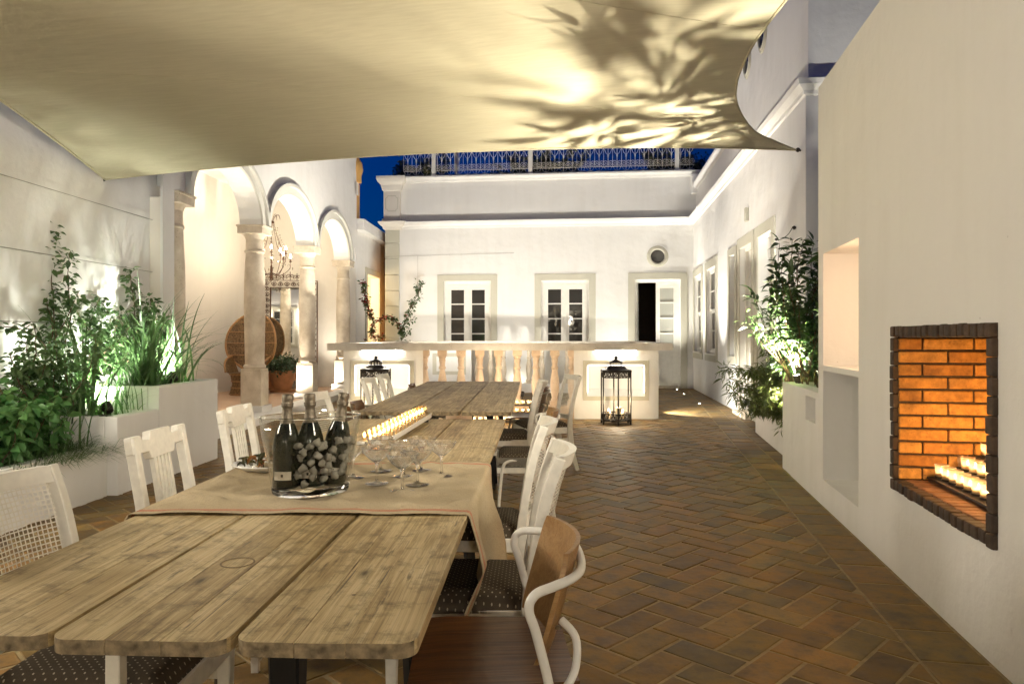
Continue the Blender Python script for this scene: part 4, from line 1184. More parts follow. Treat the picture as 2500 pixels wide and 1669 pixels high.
nt.links.new(mix(nt,f,basec,(0.50,0.06,0.03)), b.inputs['Base Color'])
b.inputs['Roughness'].default_value = 0.9; b.inputs['Specular IOR Level'].default_value = 0.1
bump(nt,b,sm.outputs[0],0.15,0.001)
LINEN = m_
def cloth_pt(s,v):
    """s: metres across from the left table edge (negative = left drop), v: metres along from the near hem"""
    d = 2.205+v
    w = xr(d)-xl(d)
    n = noise.noise((s*5,v*6,1.3)); n2 = noise.noise((s*14+3,v*9,4.1)); n3 = noise.noise((s*2.2+v*7,v*3-s*5,9.0))
    wave = 0.006*math.sin(s*5.0)+0.004*noise.noise((s*4,0,7))
    if v < .03: pass
    d += wave*(1 if v < .45 else .6)
    rr = .018
    if s < 0:
        q = -s
        if q < rr*1.57: a = q/rr; return Vector((xl(d)-rr*math.sin(a)+0.0, d, TOP+.004-rr*(1-math.cos(a))))
        q -= rr*1.57
        return Vector((xl(d)-rr-.004-.01*n-.03*q, d+.05*q*math.sin(v*9), TOP+.004-rr-q))
    if s <= w:
        edge = min(1,min(s,w-s)/.05)
        ridge = max(0,n3)**2*.042+max(0,noise.noise((s*9-v*4,v*12+s*3,2.0)))**1.5*.03+max(0,n2)*.005+.004*(n+.5)
        return Vector((xl(d)+s, d, TOP+.0035+edge*ridge*(.35 if v < .06 else 1)))
    q = s-w
    if q < rr*1.57:
        a = q/rr; return Vector((xr(d)+rr*math.sin(a), d, TOP+.004-rr*(1-math.cos(a))))
    q -= rr*1.57
    fold = .030*math.sin(v*11+1.0)*min(1,q*4)+.015*n*min(1,q*5)
    inn = max(0,q-.16)
    near_ = max(0,1-v/.35)
    return Vector((xr(d)+rr+.025*min(1,q*6)+fold-.55*near_*inn+.10*max(0,.3-abs(v-.55))*q*3, d-.10*near_*q+.02*q, TOP+.004-rr-q))
NU, NV = 150, 64
S0, S1 = -.26, 1.02+.40
vs_, fs, uvs = [], [], []
for j in range(NV+1):
    for i in range(NU+1):
        s_ = S0+(S1-S0)*i/NU; v_ = VL*j/NV
        vs_.append(cloth_pt(s_,v_)); uvs.append((s_,v_))
w_ = NU+1
fs = [(j*w_+i,j*w_+i+1,(j+1)*w_+i+1,(j+1)*w_+i) for j in range(NV) for i in range(NU)]
me = bpy.data.meshes.new('linen_cloth'); me.from_pydata([tuple(p) for p in vs_],[],fs); me.materials.append(LINEN)
ul = me.uv_layers.new(name='UVMap')
for l in me.loops: ul.data[l.index].uv = uvs[l.vertex_index]
me.polygons.foreach_set('use_smooth',[True]*len(me.polygons))
ob = obj('linen_cloth', me); tag(ob,'creased beige linen cloth with red border stripes draped over the foreground table','tablecloth')
sd = ob.modifiers.new('thickness','SOLIDIFY'); sd.thickness = 0.0015; sd.offset = 0
CLZ = TOP+.0075
# ================================================================ champagne bucket
bc = gp(747,1214,CLZ)
BR = R(24)
bk = thing('champagne_bucket','clear oval glass ice bucket holding three champagne bottles','bucket',(bc.x,bc.y+.06,CLZ+.001),BR)
SX, SY = 1.0, 0.66
outer = [(.112,0),(.124,.004),(.129,.014),(.131,.03),(.139,.08),(.151,.15),(.163,.21),(.170,.262),(.1705,.268)]
inner = [(.166,.270),(.164,.262),(.157,.21),(.145,.15),(.133,.08),(.125,.036),(.11,.026),(0,.024)]
MB().lathe(outer[3:]+inner[:6],56,sx=SX,sy=SY,close=False).build('bowl', BUCKETGLASS, bk, smooth=60)
MB().tube([(.1675*math.cos(a_)*SX,.1675*math.sin(a_)*SY,.268) for a_ in [2*math.pi*k/56 for k in range(56)]],.0032,8,True).build('rim', REALGLASS, bk, smooth=180)
MB().lathe([(0,0)]+outer[:4]+[(.130,.031),(.124,.033),(.11,.026),(0,.024)],56,sx=SX,sy=SY).build('thick_base', REALGLASS, bk, smooth=60)
FOIL = plain('champagne_foil',(0.15,0.125,0.09),0.38,0.8,var=0.25,scale=60,bmp=0.6)
m_, nt, b = mk('dark_bottle_glass'); b.inputs['Base Color'].default_value = (0.006,0.009,0.004,1); b.inputs['Roughness'].default_value = 0.06; b.inputs['Specular IOR Level'].default_value = 0.6
BOTTLE = m_
PAPER = plain('bottle_label_paper',(0.62,0.56,0.46),0.7,var=0.08)
def bottle():
    t = thing('champagne_bottle','x','bottle')
    MB().lathe([(0,.006),(.038,0),(.0435,.006),(.044,.02),(.044,.145),(.042,.165),(.034,.195),(.024,.220),(.018,.24),(.0155,.262)],28).build('glass_body', BOTTLE, t, smooth=60)
    fo_ = [(.0262,.214),(.0225,.226),(.019,.24),(.0165,.258),(.0163,.268),(.0195,.272),(.0200,.279),(.0178,.284),(.0180,.289),(.0190,.300),(.0188,.310),(.016,.3145),(0,.3155)]
    mb = MB().lathe(fo_,28)
    mb.build('foil', FOIL, t, smooth=60)
    MB().lathe([(.0205,.281),(.0213,.283),(.0205,.285)],20).build('muselet_wire', FOIL, t, smooth=60)
    m = MB(); nseg = 10
    for zz0,zz1,sp_ in ((.03,.058,1.15),):
        m.grid(lambda a,c: (.0446*math.sin((a-.5)*sp_*1.2),-.0446*math.cos((a-.5)*sp_*1.2),zz0+(zz1-zz0)*c),nseg,1)
    lb = m.build('paper_label', PAPER, t, smooth=180)
    MB().grid(lambda a,c: (.0449*math.sin((a-.5)*.16),-.0449*math.cos((a-.5)*.16),.040+.009*c),4,1).build('crest_mark', IRON, lb)
    return t
bp = bottle()
Mz = Matrix.Translation(bk.location) @ Matrix.Rotation(BR,4,'Z')
for k,(px,tp,ly,lean_to,lbl) in enumerate(((-.085,(702,974),-.012,0,'left champagne bottle in the glass bucket, showing its white label'),(0.0,(757,985),-.012,0,'middle champagne bottle in the glass bucket'),(.075,(836,987),.01,0,'right champagne bottle in the glass bucket, leaning right'))):
    base = Mz @ Vector((px,ly,.030))
    topd = base.y+(.015)
    top = dp(tp[0],tp[1],topd)
    o = place(bp, used, lbl, base, 0, 'champagne bottles in the bucket')
    dirv = (top-base).normalized()
    o.rotation_euler = Vector((0,0,1)).rotation_difference(dirv).to_euler()
m_, nt, b = mk('ice'); b.inputs['Base Color'].default_value = (0.50,0.47,0.40,1); b.inputs['Roughness'].default_value = 0.08; b.inputs['Transmission Weight'].default_value = 0.5; b.inputs['IOR'].default_value = 1.31
ICE = m_
ri = random.Random(11)
icem = []
for k in range(5):
    mb = MB().lathe([(0,-.012),(.008,-.011),(.0125,-.006),(.0135,0),(.0125,.006),(.008,.011),(0,.012)],10)
    me = mb.mesh('ice_cube', ICE, smooth=50)
    for v in me.vertices: v.co *= 1+.75*noise.noise(v.co*85+Vector((k*3.1,k,0)))
    icem.append(me)
cnt = 0
bpos = [(-.085,-.012),(0,-.012),(.075,.01)]
tries = 0; placed = []
while cnt < 80 and tries < 6000:
    tries += 1
    z = ri.uniform(.045,.185); k_ = .118+(.155-.118)*(z-.04)/.15
    a_ = ri.uniform(0,6.283); q = math.sqrt(ri.uniform(.0,1))
    x, y = k_*.92*q*math.cos(a_), k_*.92*q*SY*math.sin(a_)
    if x < -.06 and y < 0.0 : continue
    if any((x-bx)**2+(y-by)**2 < .053**2 for bx,by in bpos): continue
    if any((x-p[0])**2+(y-p[1])**2+(z-p[2])**2 < .021**2 for p in placed): continue
    placed.append((x,y,z))
    o = obj('ice_cube', icem[cnt%5], None, Mz@Vector((x,y,z)))
    o.rotation_euler = (ri.uniform(0,3),ri.uniform(0,3),ri.uniform(0,3))
    tag(o,'ice cube packed among the champagne bottles in the glass bucket','ice cube','ice cubes in the bucket'); cnt += 1
# ================================================================ coupe glasses
cp = [(0,.0),(.036,.0),(.0425,.0012),(.0425,.0028),(.030,.0048),(.012,.0075),(.0058,.012),(.0046,.022),(.0044,.05),(.0048,.072),(.0075,.082),(.015,.090),(.028,.104),(.041,.122),(.0495,.143),(.0505,.1455),(.0495,.1458),(.0480,.1435),(.0395,.1235),(.0268,.1058),(.0145,.0932),(.006,.0885),(0,.0878)]
cp = [(r_*(1.0 if z_ < .06 else 1.0+.17*min(1,(z_-.06)/.05)),z_*.92) for r_,z_ in cp]
cme = MB().lathe(cp,40).mesh('coupe_glass', GLASS, smooth=70)
gl = [(862,1166,'partly hidden behind the bucket, leftmost'),(920,1180,'second from the bucket, front left of the group'),(929.5,1149,'at the back left of the group'),(982,1199.5,'nearest to the viewer'),(986,1163,'in the middle of the group'),(1019,1183,'front right of the group'),(1029,1148.5,'at the back right of the group'),(1078,1162,'standing apart at the far right')]
for px,py,w in gl:
    p = gp(px,py,CLZ+.001)
    tag(obj('coupe_glass', cme, None, p), f'clear champagne coupe on the linen cloth, {w}', 'glass', 'champagne coupes on the cloth')
# ================================================================ plate of canapes
pc = Vector((-1.005,2.93,CLZ))
pt = thing('serving_plate','shallow white oval plate of dark leaves left of the bucket','plate',pc)
MB().lathe([(0,.004),(.075,.0),(.085,.003),(.118,.018),(.132,.026),(.130,.029),(.115,.022),(.08,.009),(0,.008)],40).build('dish', PORCELAIN, pt, smooth=60)
LEAFFOOD = leaf_mat('dark_salad_leaf',(0.025,0.03,0.010),(0.07,0.06,0.02),0.4,0.1)
DATE = leaf_mat('amber_fruit',(0.16,0.05,0.012),(0.28,0.11,0.02),0.35,0.1)
rf = random.Random(2)
for k in range(46):
    a_ = rf.uniform(0,6.28); q = .105*math.sqrt(rf.random()); zz = .012+.032*(1-q/.115)+rf.uniform(0,.012)
    l = rf.uniform(.028,.045); w_ = l*.5
    mb = MB().grid(lambda a,c: ((a-.5)*w_*math.sin(math.pi*min(.97,max(.06,c))), (c-.5)*l, .012*math.sin(c*3.1)+.010*abs(a-.5)*2), 4, 6)
    o = mb.build('salad_leaf' if k%4 else 'dried_fruit', LEAFFOOD if k%4 else DATE, None, pc+Vector((q*math.cos(a_),q*math.sin(a_),zz)), smooth=180)
    o.rotation_euler = (rf.uniform(-.9,.9),rf.uniform(-.9,.9),rf.uniform(0,6.28))
    tag(o,'small dark green leaf heaped on the white plate' if k%4 else 'amber dried fruit among the leaves on the white plate','leaf' if k%4 else 'fruit','leaves heaped on the plate' if k%4 else 'dried fruit on the plate')
tag(MB().lathe([(0,0),(.022,.002),(.033,.012),(.036,.02),(.034,.02),(.03,.012),(0,.006)],20).build('dip_bowl', TERRAPOT, None, pc+Vector((.06,-.02,.028)), smooth=50),'tiny terracotta dip bowl on the plate of leaves','bowl')
# ================================================================ long tray of square votives
ta = Vector((-.665,3.32,TOP)); tb = Vector((-.575,4.66,TOP))
tl = (tb-ta).length; trz = math.atan2((tb-ta).y,(tb-ta).x)-math.pi/2
tr = thing('candle_tray','long narrow wooden tray of square candle glasses on the foreground table','tray',ta,trz)
MB().box(-.045,.045,-.02,tl+.02,.022,.030).box(-.05,-.043,-.02,tl+.02,.022,.05).box(.043,.05,-.02,tl+.02,.022,.05).build('tray_body', PAINT, tr, bevel=.002)
for yy in (.05,tl-.05): MB().box(-.04,.04,yy-.012,yy+.012,0,.022).build('tray_foot', IRON, tr)
VOTIVE2 = thin_glass('square_votive_glass', (0.97,0.93,0.85), 1.5, 2.5)
vq = votive_proto('square_votive', 0.029, 0.075, True); tag(vq,'x','candle')
nq = 15
for k in range(nq):
    p = ta+(tb-ta)*((k+.4)/nq)+Vector((0,0,.031))
    place(vq, used, f'lit square candle glass in the long tray, {ORD[k]} from its near end', p, trz, 'square candles in the tray')

# ================================================================ chairs
def fabric(name, c, dots):
    m, nt, b = mk(name)
    tc = nd(nt,'TexCoord')
    mp = nd(nt,'Mapping',{'Vector':tc.outputs['Object'],'Rotation':(0,0,R(45)),'Scale':(1,1,0.0)})
    vo = nd(nt,'TexVoronoi',{'Vector':mp.outputs[0],'Scale':55.0,'Randomness':0.0})
    f = ramp(nt,vo.outputs['Distance'],[(0.11,(1,1,1)),(0.15,(0,0,0))])
    n = nd(nt,'TexNoise',{'Vector':tc.outputs['Object'],'Scale':300.0})
    base = mix(nt,n.outputs[0],tuple(x*.7 for x in c),tuple(x*1.25 for x in c))
    nt.links.new(mix(nt,f,base,dots), b.inputs['Base Color']); b.inputs['Roughness'].default_value = 0.9
    b.inputs['Specular IOR Level'].default_value = 0.15
    bump(nt,b,n.outputs[0],0.3,0.001)
    return m
DOTTED = fabric('dotted_upholstery',(0.075,0.058,0.040),(0.42,0.36,0.26))
GREYFAB = plain('grey_upholstery',(0.17,0.155,0.125),0.9,var=0.15,scale=60)
NAIL = plain('brass_nail',(0.30,0.26,0.18),0.35,0.8)
def cushion(w0,w1,d,z0,z1,y0=0.0):
    """tapered seat pad, w1 wide at the front"""
    mb = MB()
    def f(a,c):
        y = y0-d/2+d*c; w = w0+(w1-w0)*c
        e = min(1,min(a,1-a)/.12,min(c,1-c)/.12)
        return ((a-.5)*w, y, z0+(z1-z0)*(1-(1-e)**2.2)+.006*math.sin(math.pi*a)*math.sin(math.pi*c))
    mb.grid(f,18,18)
    mb.grid(lambda a,c: ((a-.5)*(w0+(w1-w0)*c), y0-d/2+d*c, z0-.001),1,1)
    return mb
def cane_chair(arms=False):
    t = thing('cane_chair','x','chair')
    prof = [(-.315,0),(-.27,.14),(-.245,.28),(-.235,.42),(-.240,.52),(-.262,.66),(-.295,.80),(-.335,.915)]
    def yp(z):
        for i in range(len(prof)-1):
            if prof[i][1] <= z <= prof[i+1][1]:
                k = (z-prof[i][1])/(prof[i+1][1]-prof[i][1]); return prof[i][0]+(prof[i+1][0]-prof[i][0])*k
        return prof[-1][0]
    for s_ in (-1,1):
        pts = catmull([(s_*(.20+.015*min(1,z/.9)),y,z) for y,z in prof],4)
        MB().bar(pts,.034,[.036+.018*math.sin(min(1,p.z/.55)*math.pi) for p in pts]).build('rear_post', CHAIRW, t, bevel=.003)
    bul = .052
    def back(x,z,off=0): return (x, yp(z)-bul*(1-(x/.2)**2)+off, z)
    for (z0,z1) in ((.870,.917),(.475,.52)):
        mb = MB()
        n = 16
        for i in range(n):
            a = -.203+.406*i/n; b_ = -.203+.406*(i+1)/n
            q = [back(a,z0,-.012),back(b_,z0,-.012),back(b_,z0,.014),back(a,z0,.014),back(a,z1,-.012),back(b_,z1,-.012),back(b_,z1,.014),back(a,z1,.014)]
            mb.add(q,[(0,3,2,1),(4,5,6,7),(0,1,5,4),(2,3,7,6)])
        mb.build('back_rail', CHAIRW, t, smooth=40, weld=True)
    mb = MB(); sp_ = .0135; wd = .0018
    for off in (0.0,):
        x = -.185
        while x <= .186:
            for z in range(9):
                za = .52+.35*z/9; zb = .52+.35*(z+1)/9
                mb.add([back(x-wd,za,off),back(x+wd,za,off),back(x+wd,zb,off),back(x-wd,zb,off)],[(0,1,2,3)])
            x += sp_
        z = .525
        while z < .87:
            for i in range(8):
                a = -.19+.38*i/8; b_ = -.19+.38*(i+1)/8
                mb.add([back(a,z-wd,off+.0005),back(b_,z-wd,off+.0005),back(b_,z+wd,off+.0005),back(a,z+wd,off+.0005)],[(0,1,2,3)])
            z += sp_
    mb.build('cane_weave', CHAIRW, t)
    MB().box(-.205,-.175,-.22,.20,.365,.425).build('seat_rail', CHAIRW, t, bevel=.003)
    MB().box(.175,.205,-.22,.20,.365,.425).build('seat_rail', CHAIRW, t, bevel=.003)
    MB().box(-.215,.215,.20,.228,.365,.425).build('seat_rail', CHAIRW, t, bevel=.003)
    MB().box(-.18,.18,-.25,-.22,.365,.42).build('seat_rail', CHAIRW, t, bevel=.003)
    cushion(.40,.44,.455,.418,.475,-.005).build('seat_cushion', DOTTED, t, smooth=60)
    for s_ in (-1,1):
        MB().taper(s_*.205,.205,0,.42,.026,.042).build('front_leg', CHAIRW, t, bevel=.003)
        MB().box(s_*.2-.009,s_*.2+.009,-.25,.2,.29,.318).build('stretcher', CHAIRW, t, bevel=.002)
        if arms:
            MB().bar([(s_*.235,-.26,.63),(s_*.24,-.05,.63),(s_*.245,.14,.61)],.045,.024).build('armrest', CHAIRW, t, bevel=.004)
            MB().taper(s_*.235,.13,.40,.605,.036,.034).build('arm_post', CHAIRW, t, bevel=.003)
    return t
def slat_chair():
    t = thing('slat_chair','x','chair')
    for s_ in (-1,1):
        MB().bar([(s_*.215,-.27,0),(s_*.215,-.225,.25),(s_*.215,-.215,.45),(s_*.21,-.24,.65),(s_*.208,-.285,.905)],.042,.038).build('rear_post', CHAIRW, t, bevel=.003)
        mb = MB().taper(s_*.2,.19,0,.42,.026,.044)
        for k in range(3): mb.box(s_*.2-.012+k*.0095,s_*.2-.008+k*.0095,.209,.2135,.05,.36)
        mb.build('front_leg', CHAIRW, t)
        MB().box(s_*.2-.014,s_*.2+.014,-.2,.19,.355,.425).build('seat_rail', CHAIRW, t, bevel=.003)
        MB().box(s_*.2-.009,s_*.2+.009,-.22,.19,.17,.195).build('stretcher', CHAIRW, t, bevel=.002)
    M_ = Matrix.Translation((0,-.215,.45)) @ Matrix.Rotation(math.atan2(.07,.455),4,'X')
    mb = MB(M_)
    pr_ = [(-.235,.40),(-.235,.452),(-.232,.468),(-.165,.468),(-.155,.448),(-.10,.442),(-.09,.458),(-.085,.475),(.085,.475),(.09,.458),(.10,.442),(.155,.448),(.165,.468),(.232,.468),(.235,.452),(.235,.40),(.11,.395),(.10,.365),(-.10,.365),(-.11,.395)]
    mb.prism(pr_,-.016,.016,'xz').build('top_rail', CHAIRW, t, bevel=.003)
    mb = MB(M_)
    for k in range(5):
        x = -.062+k*.031; mb.box(x-.0085,x+.0085,-.009,.009,.12,.37)
    mb.box(-.074,-.0715,-.009,.009,0,.37).box(.0715,.074,-.009,.009,0,.37)
    mb.slab(-.072,.072,.0,.12,-.009,.009,[(-.05,-.006,.02,.10),(.006,.05,.02,.10)])
    mb.build('splat', CHAIRW, t)
    mb = MB(M_)
    for s_ in (-1,1): mb.tube([(s_*.028+.024*math.cos(a_),0,.03+.06*math.sin(a_)) for a_ in [R(x) for x in range(0,181,20)]],.006,6).tube([(s_*.028,0,.02),(s_*.028,0,.09)],.006,6)
    mb.build('splat_tracery', CHAIRW, t)
    MB().box(-.2,.2,.19,.215,.355,.425).build('seat_rail', CHAIRW, t, bevel=.003)
    MB().box(-.2,.2,-.23,-.2,.355,.425).build('seat_rail', CHAIRW, t, bevel=.003)
    cushion(.40,.44,.42,.42,.47,-.005).build('seat_cushion', DOTTED, t, smooth=60)
    return t
def tube_chair(seat_mat, back_mat, tube_mat, padded=False, nm='tube_armchair'):
    t = thing(nm,'x','chair')
    half = [(.255,-.20,0),(.262,-.145,.42),(.268,-.105,.60),(.272,-.085,.665),(.268,-.10,.70),(.245,-.145,.71),(.205,-.195,.715),(.14,-.228,.72),(0,-.24,.725)]
    pts = [(x,y,z) for x,y,z in half]+[(-x,y,z) for x,y,z in half[-2::-1]]
    MB().tube(catmull(pts,5),.0115,10).build('arm_tube', tube_mat, t, smooth=180)
    for s_ in (-1,1):
        MB().tube(catmull([(s_*.263,-.138,.45),(s_*.258,-.172,.475),(s_*.235,-.20,.515),(s_*.20,-.205,.57),(s_*.165,-.174,.60)],5),.010,8).build('back_support', tube_mat, t, smooth=180)
        MB().tube(catmull([(s_*.22,.20,0),(s_*.225,.17,.35),(s_*.22,.13,.425),(s_*.21,.05,.43)],5),.0105,8).build('front_leg', tube_mat, t, smooth=180)
    MB().tube(catmull([(.21,.165,.425),(.2,-.12,.43),(.262,-.15,.42),(.15,-.19,.42),(-.15,-.19,.42),(-.262,-.15,.42),(-.2,-.12,.43),(-.21,.165,.425)],5),.009,8).tube([(-.21,.165,.425),(.21,.165,.425)],.009,8).build('seat_frame', tube_mat, t, smooth=180)
    n = 14
    def bk_(a,c,off):
        x = (a-.5)*.43; z = .50+.27*c; hz = (1-abs(2*c-1)**6*.12)
        return (x*hz, -.192+.055*(x/.215)**2-.075*(c-.3)+off, z)
    mb = MB().grid(lambda a,c: bk_(a,c,0),n,10); k0 = len(mb.v)
    mb.grid(lambda a,c: bk_(a,c,.012),n,10)
    w_ = n+1; h_ = 11
    edge = [i for i in range(w_)]+[j*w_+n for j in range(1,h_)]+[10*w_+i for i in range(n-1,-1,-1)]+[j*w_ for j in range(9,0,-1)]
    for i in range(len(edge)):
        a,b_ = edge[i],edge[(i+1)%len(edge)]; mb.f.append((a,b_,b_+k0,a+k0))
    bo = mb.build('backrest', back_mat, t, smooth=40)
    MB().lathe([(0,-.004),(.008,-.003),(.008,.003),(0,.004)],10,(.16,-.165,.58)).lathe([(0,-.004),(.008,-.003),(.008,.003),(0,.004)],10,(-.16,-.165,.58)).build('bolt', NAIL, bo)
    if padded:
        cushion(.40,.46,.42,.40,.475,.0).build('seat', DOTTED, t, smooth=60)
        mb = MB().box(-.225,.225,.195,.212,.385,.45).box(-.222,-.205,-.2,.2,.385,.45).box(.205,.222,-.2,.2,.385,.45); mb.build('seat_skirt', GREYFAB, t, bevel=.004)
        mb = MB()
        for k in range(14):
            for s_ in (-1,1): mb.lathe([(0,-.004),(.006,0),(0,.004)],6,(s_*.224,-.19+k*.029,.395))
        mb.build('nail_heads', NAIL, t)
        MB().box(-.225,.225,-.2,.205,.345,.383).build('seat_rail', CHAIRW, t)
    else:
        def st_(a,c,z):
            x = (a-.5)*(.40+.06*c); return (x, -.215+.42*c, z+.012*(2*a-1)**2-.02*max(0,c-.8)*4*.5)
        mb = MB().grid(lambda a,c: st_(a,c,.438),n,10); k0 = len(mb.v); mb.grid(lambda a,c: st_(a,c,.453),n,10)
        for i in range(len(edge)):
            a,b_ = edge[i],edge[(i+1)%len(edge)]; mb.f.append((a,b_,b_+k0,a+k0))
        mb.build('seat', seat_mat, t, smooth=40)
    return t
GREYTUBE = plain('dull_steel_tube',(0.30,0.27,0.21),0.4,0.5,var=0.15)
cane = cane_chair(); slat = slat_chair(); ply = tube_chair(WALNUT, OAKPLY, PAINT)
carm = cane_chair(True); brown = tube_chair(WALNUT, WALNUT, GREYTUBE); pad = tube_chair(WALNUT, OAKPLY, CHAIRW, True)
FL, FR = -math.pi/2, math.pi/2      # facing right / facing left
G1, G2 = 'white cane-back chairs at the tables', 'brown tube armchairs at the far table'
place(carm, used, 'white cane-back armchair with dotted seat at the bottom left corner', (-1.06,1.93,0), FL-.02)
place(slat, used, 'white slat-back chair beside the lower planter, nearer of the pair', (-1.19,2.98,0), FL+.02, 'white slat-back chairs on the left')
place(slat, used, 'white slat-back chair beside the plate, farther of the pair', (-1.25,3.98,0), FL+.03, 'white slat-back chairs on the left')
place(cane, used, 'pale cane-back chair just behind the champagne bottles', (-1.00,4.86,0), FL-.03, G1)
place(brown, used, 'brown plywood tube armchair at the near left corner of the bare table', (-1.07,5.30,0), FL, G2)
place(brown, used, 'brown plywood tube armchair second along the left of the bare table', (-1.08,5.88,0), FL+.05, G2)
place(cane, used, 'grey-shaded cane-back chair in front of the left lantern', (-1.00,6.62,0), FL-.02, G1)
place(cane, used, 'grey-shaded cane-back chair right of the left lantern, beside another', (-0.98,7.30,0), FL+.02, G1)
place(brown, used, 'brown plywood tube armchair at the far left corner of the bare table', (-.92,8.05,0), FL+.1, G2)
place(ply, used, 'white tube armchair with plywood back at the front right of the table', (-.062,1.93,0), FR+.06)
place(cane, used, 'white cane-back chair under the hanging cloth, nearest on the right', (-.175,2.50,0), FR-.03, G1)
place(cane, used, 'white cane-back chair second on the right of the foreground table', (-.185,3.32,0), FR-.04, G1)
place(pad, used, 'padded armchair with nail-studded seat between the two tables', (.10,5.25,0), FR)
place(cane, used, 'white cane-back chair seen edge-on at the right of the bare table', (-.08,6.30,0), FR-.02, G1)
place(brown, used, 'brown tube armchair at the right of the bare table, before the balusters', (.16,7.65,0), FR-.1, G2)
place(cane, used, 'white cane-back chair pulled out to the right of the bare table', (.285,7.10,0), FR+.23, G1)

# ================================================================ loggia furniture
def in_arc(u,y,z): return Matrix.Rotation(math.pi/2-AA,4,'Z') @ Vector((u,y,z)) + Vector((-4.308,0,0))
def wicker_mat():
    m, nt, b = mk('woven_wicker')
    tc = nd(nt,'TexCoord')
    mp = nd(nt,'Mapping',{'Vector':tc.outputs['Object'],'Scale':(60,60,26)})
    w = nd(nt,'TexNoise',{'Vector':mp.outputs[0],'Scale':1.0,'Detail':3.0})
    c = ramp(nt,w.outputs[0],[(0.35,(0.07,0.035,0.013)),(0.55,(0.21,0.12,0.046)),(0.75,(0.32,0.20,0.09))])
    nt.links.new(c,b.inputs['Base Color']); b.inputs['Roughness'].default_value = 0.6
    bump(nt,b,w.outputs[0],0.8,0.01)
    return m
WICKER = wicker_mat()
pk = thing('peacock_chair','tall round-backed wicker peacock chair in the loggia','chair',(-5.43,14.7,0.12),R(172))
MB().lathe([(.33,0),(.34,.03),(.29,.22),(.33,.42),(.38,.45),(0,.46)],28).build('base', WICKER, pk, smooth=60)
for zz,rr_ in ((.02,.345),(.15,.312),(.28,.305),(.42,.34)): MB().tube([(rr_*math.cos(a_),rr_*math.sin(a_),zz) for a_ in [2*math.pi*k/24 for k in range(24)]],.012,6,True).build('band', RATTAN, pk)
def pback(a,rr_):
    x = .55*rr_*math.sin(a); z = 1.05+.62*rr_*math.cos(a)
    if z < .75: x *= .62+.38*max(0,(z-.43)/.32)
    return (x, -.22-.10*(z-.45)+.12*(x/.5)**2, z)
MB().grid(lambda a,c: pback(2*math.pi*a,max(c,.001)),40,10).build('back_weave', WICKER, pk, smooth=180)
MB().tube([pback(2*math.pi*k/48,1.0) for k in range(48)],.022,8,True).build('back_rim', RATTAN, pk, smooth=180)
for zz in (.80,1.05,1.28,1.48):
    w_ = .53*math.sqrt(max(0,1-((zz-1.05)/.62)**2))*(1 if zz > .75 else .8)
    MB().tube([(x*w_/8,-.205-.10*(zz-.45)+.12*(x*w_/8/.5)**2,zz) for x in range(-8,9)],.010,6).build('back_band', RATTAN, pk)
for s_ in (-1,1):
    MB().tube(catmull([(s_*.42,-.20,.78),(s_*.44,-.02,.74),(s_*.40,.16,.64),(s_*.34,.24,.46)],6),.02,8).build('arm_rim', RATTAN, pk, smooth=180)
    MB().grid(lambda a,c: Vector((s_*.42,-.20,.78)).lerp(Vector((s_*.34,.24,.46)),a).lerp(Vector((s_*.24,-.12+.28*a,.42)),c)+Vector((s_*.05*math.sin(a*3)*(1-c),0,.10*math.sin(a*3.1)*(1-c))),8,5).build('arm_weave', WICKER, pk, smooth=180)
# mirror
m_, nt, b = mk('mirror_glass'); b.inputs['Metallic'].default_value = 1.0; b.inputs['Roughness'].default_value = 0.02; b.inputs['Base Color'].default_value = (0.85,0.84,0.80,1)
MIRROR = m_
mr = thing('wall_mirror','tall mirror in a wide rusty scrollwork frame at the loggia end','mirror',(-5.12,16.55,0.12),R(15))
MW, MH, BW = .60, 2.48, .17
MB().box(-MW+BW,MW-BW,0,.02,BW,MH-BW).build('mirror_glass', MIRROR, mr)
mb = MB()
for (a0,a1,z0_,z1_) in ((-MW,MW,0,MH),(-MW+BW,MW-BW,BW,MH-BW)):
    mb.tube([(a0,0,z0_),(a1,0,z0_),(a1,0,z1_),(a0,0,z1_)],.017,4,True)
mb.build('frame', RUSTIRON, mr)
mb = MB()
for x0,x1,z0_,z1_ in ((-MW,-MW+BW,0,MH),(MW-BW,MW,0,MH),(-MW+BW,MW-BW,MH-BW,MH)):
    vert = z1_-z0_ > x1-x0
    n = int(((z1_-z0_) if vert else (x1-x0))/.13)
    for k in range(n):
        cx = (x0+x1)/2 if vert else x0+(k+.5)*(x1-x0)/n; cz = z0_+(k+.5)*(z1_-z0_)/n if vert else (z0_+z1_)/2
        for s_ in (-1,1):
            mb.tube([(cx+s_*(p[0]),0,cz+p[1]*(1 if k%2 else -1)) for p in spiral(.03,0,.045,.010,R(90),1.25,10)],.0075,4)
        mb.tube([(cx-.06,0,cz),(cx,0,cz+.055),(cx+.06,0,cz),(cx,0,cz-.055)],.006,4,True)
mb.build('scrollwork', RUSTIRON, mr)
mb = MB()
for k in range(7):
    x = -.45+.15*k; hh = .10+.10*(1-abs(k-3)/3)
    for s_ in (-1,1): mb.tube([(x+s_*p[0],0,MH+hh*.5+p[1]) for p in spiral(.035,0,.05,.01,R(-60),1.2,10)],.008,4)
    mb.tube([(x,0,MH),(x,0,MH+hh)],.008,4)
mb.build('crest', RUSTIRON, mr)
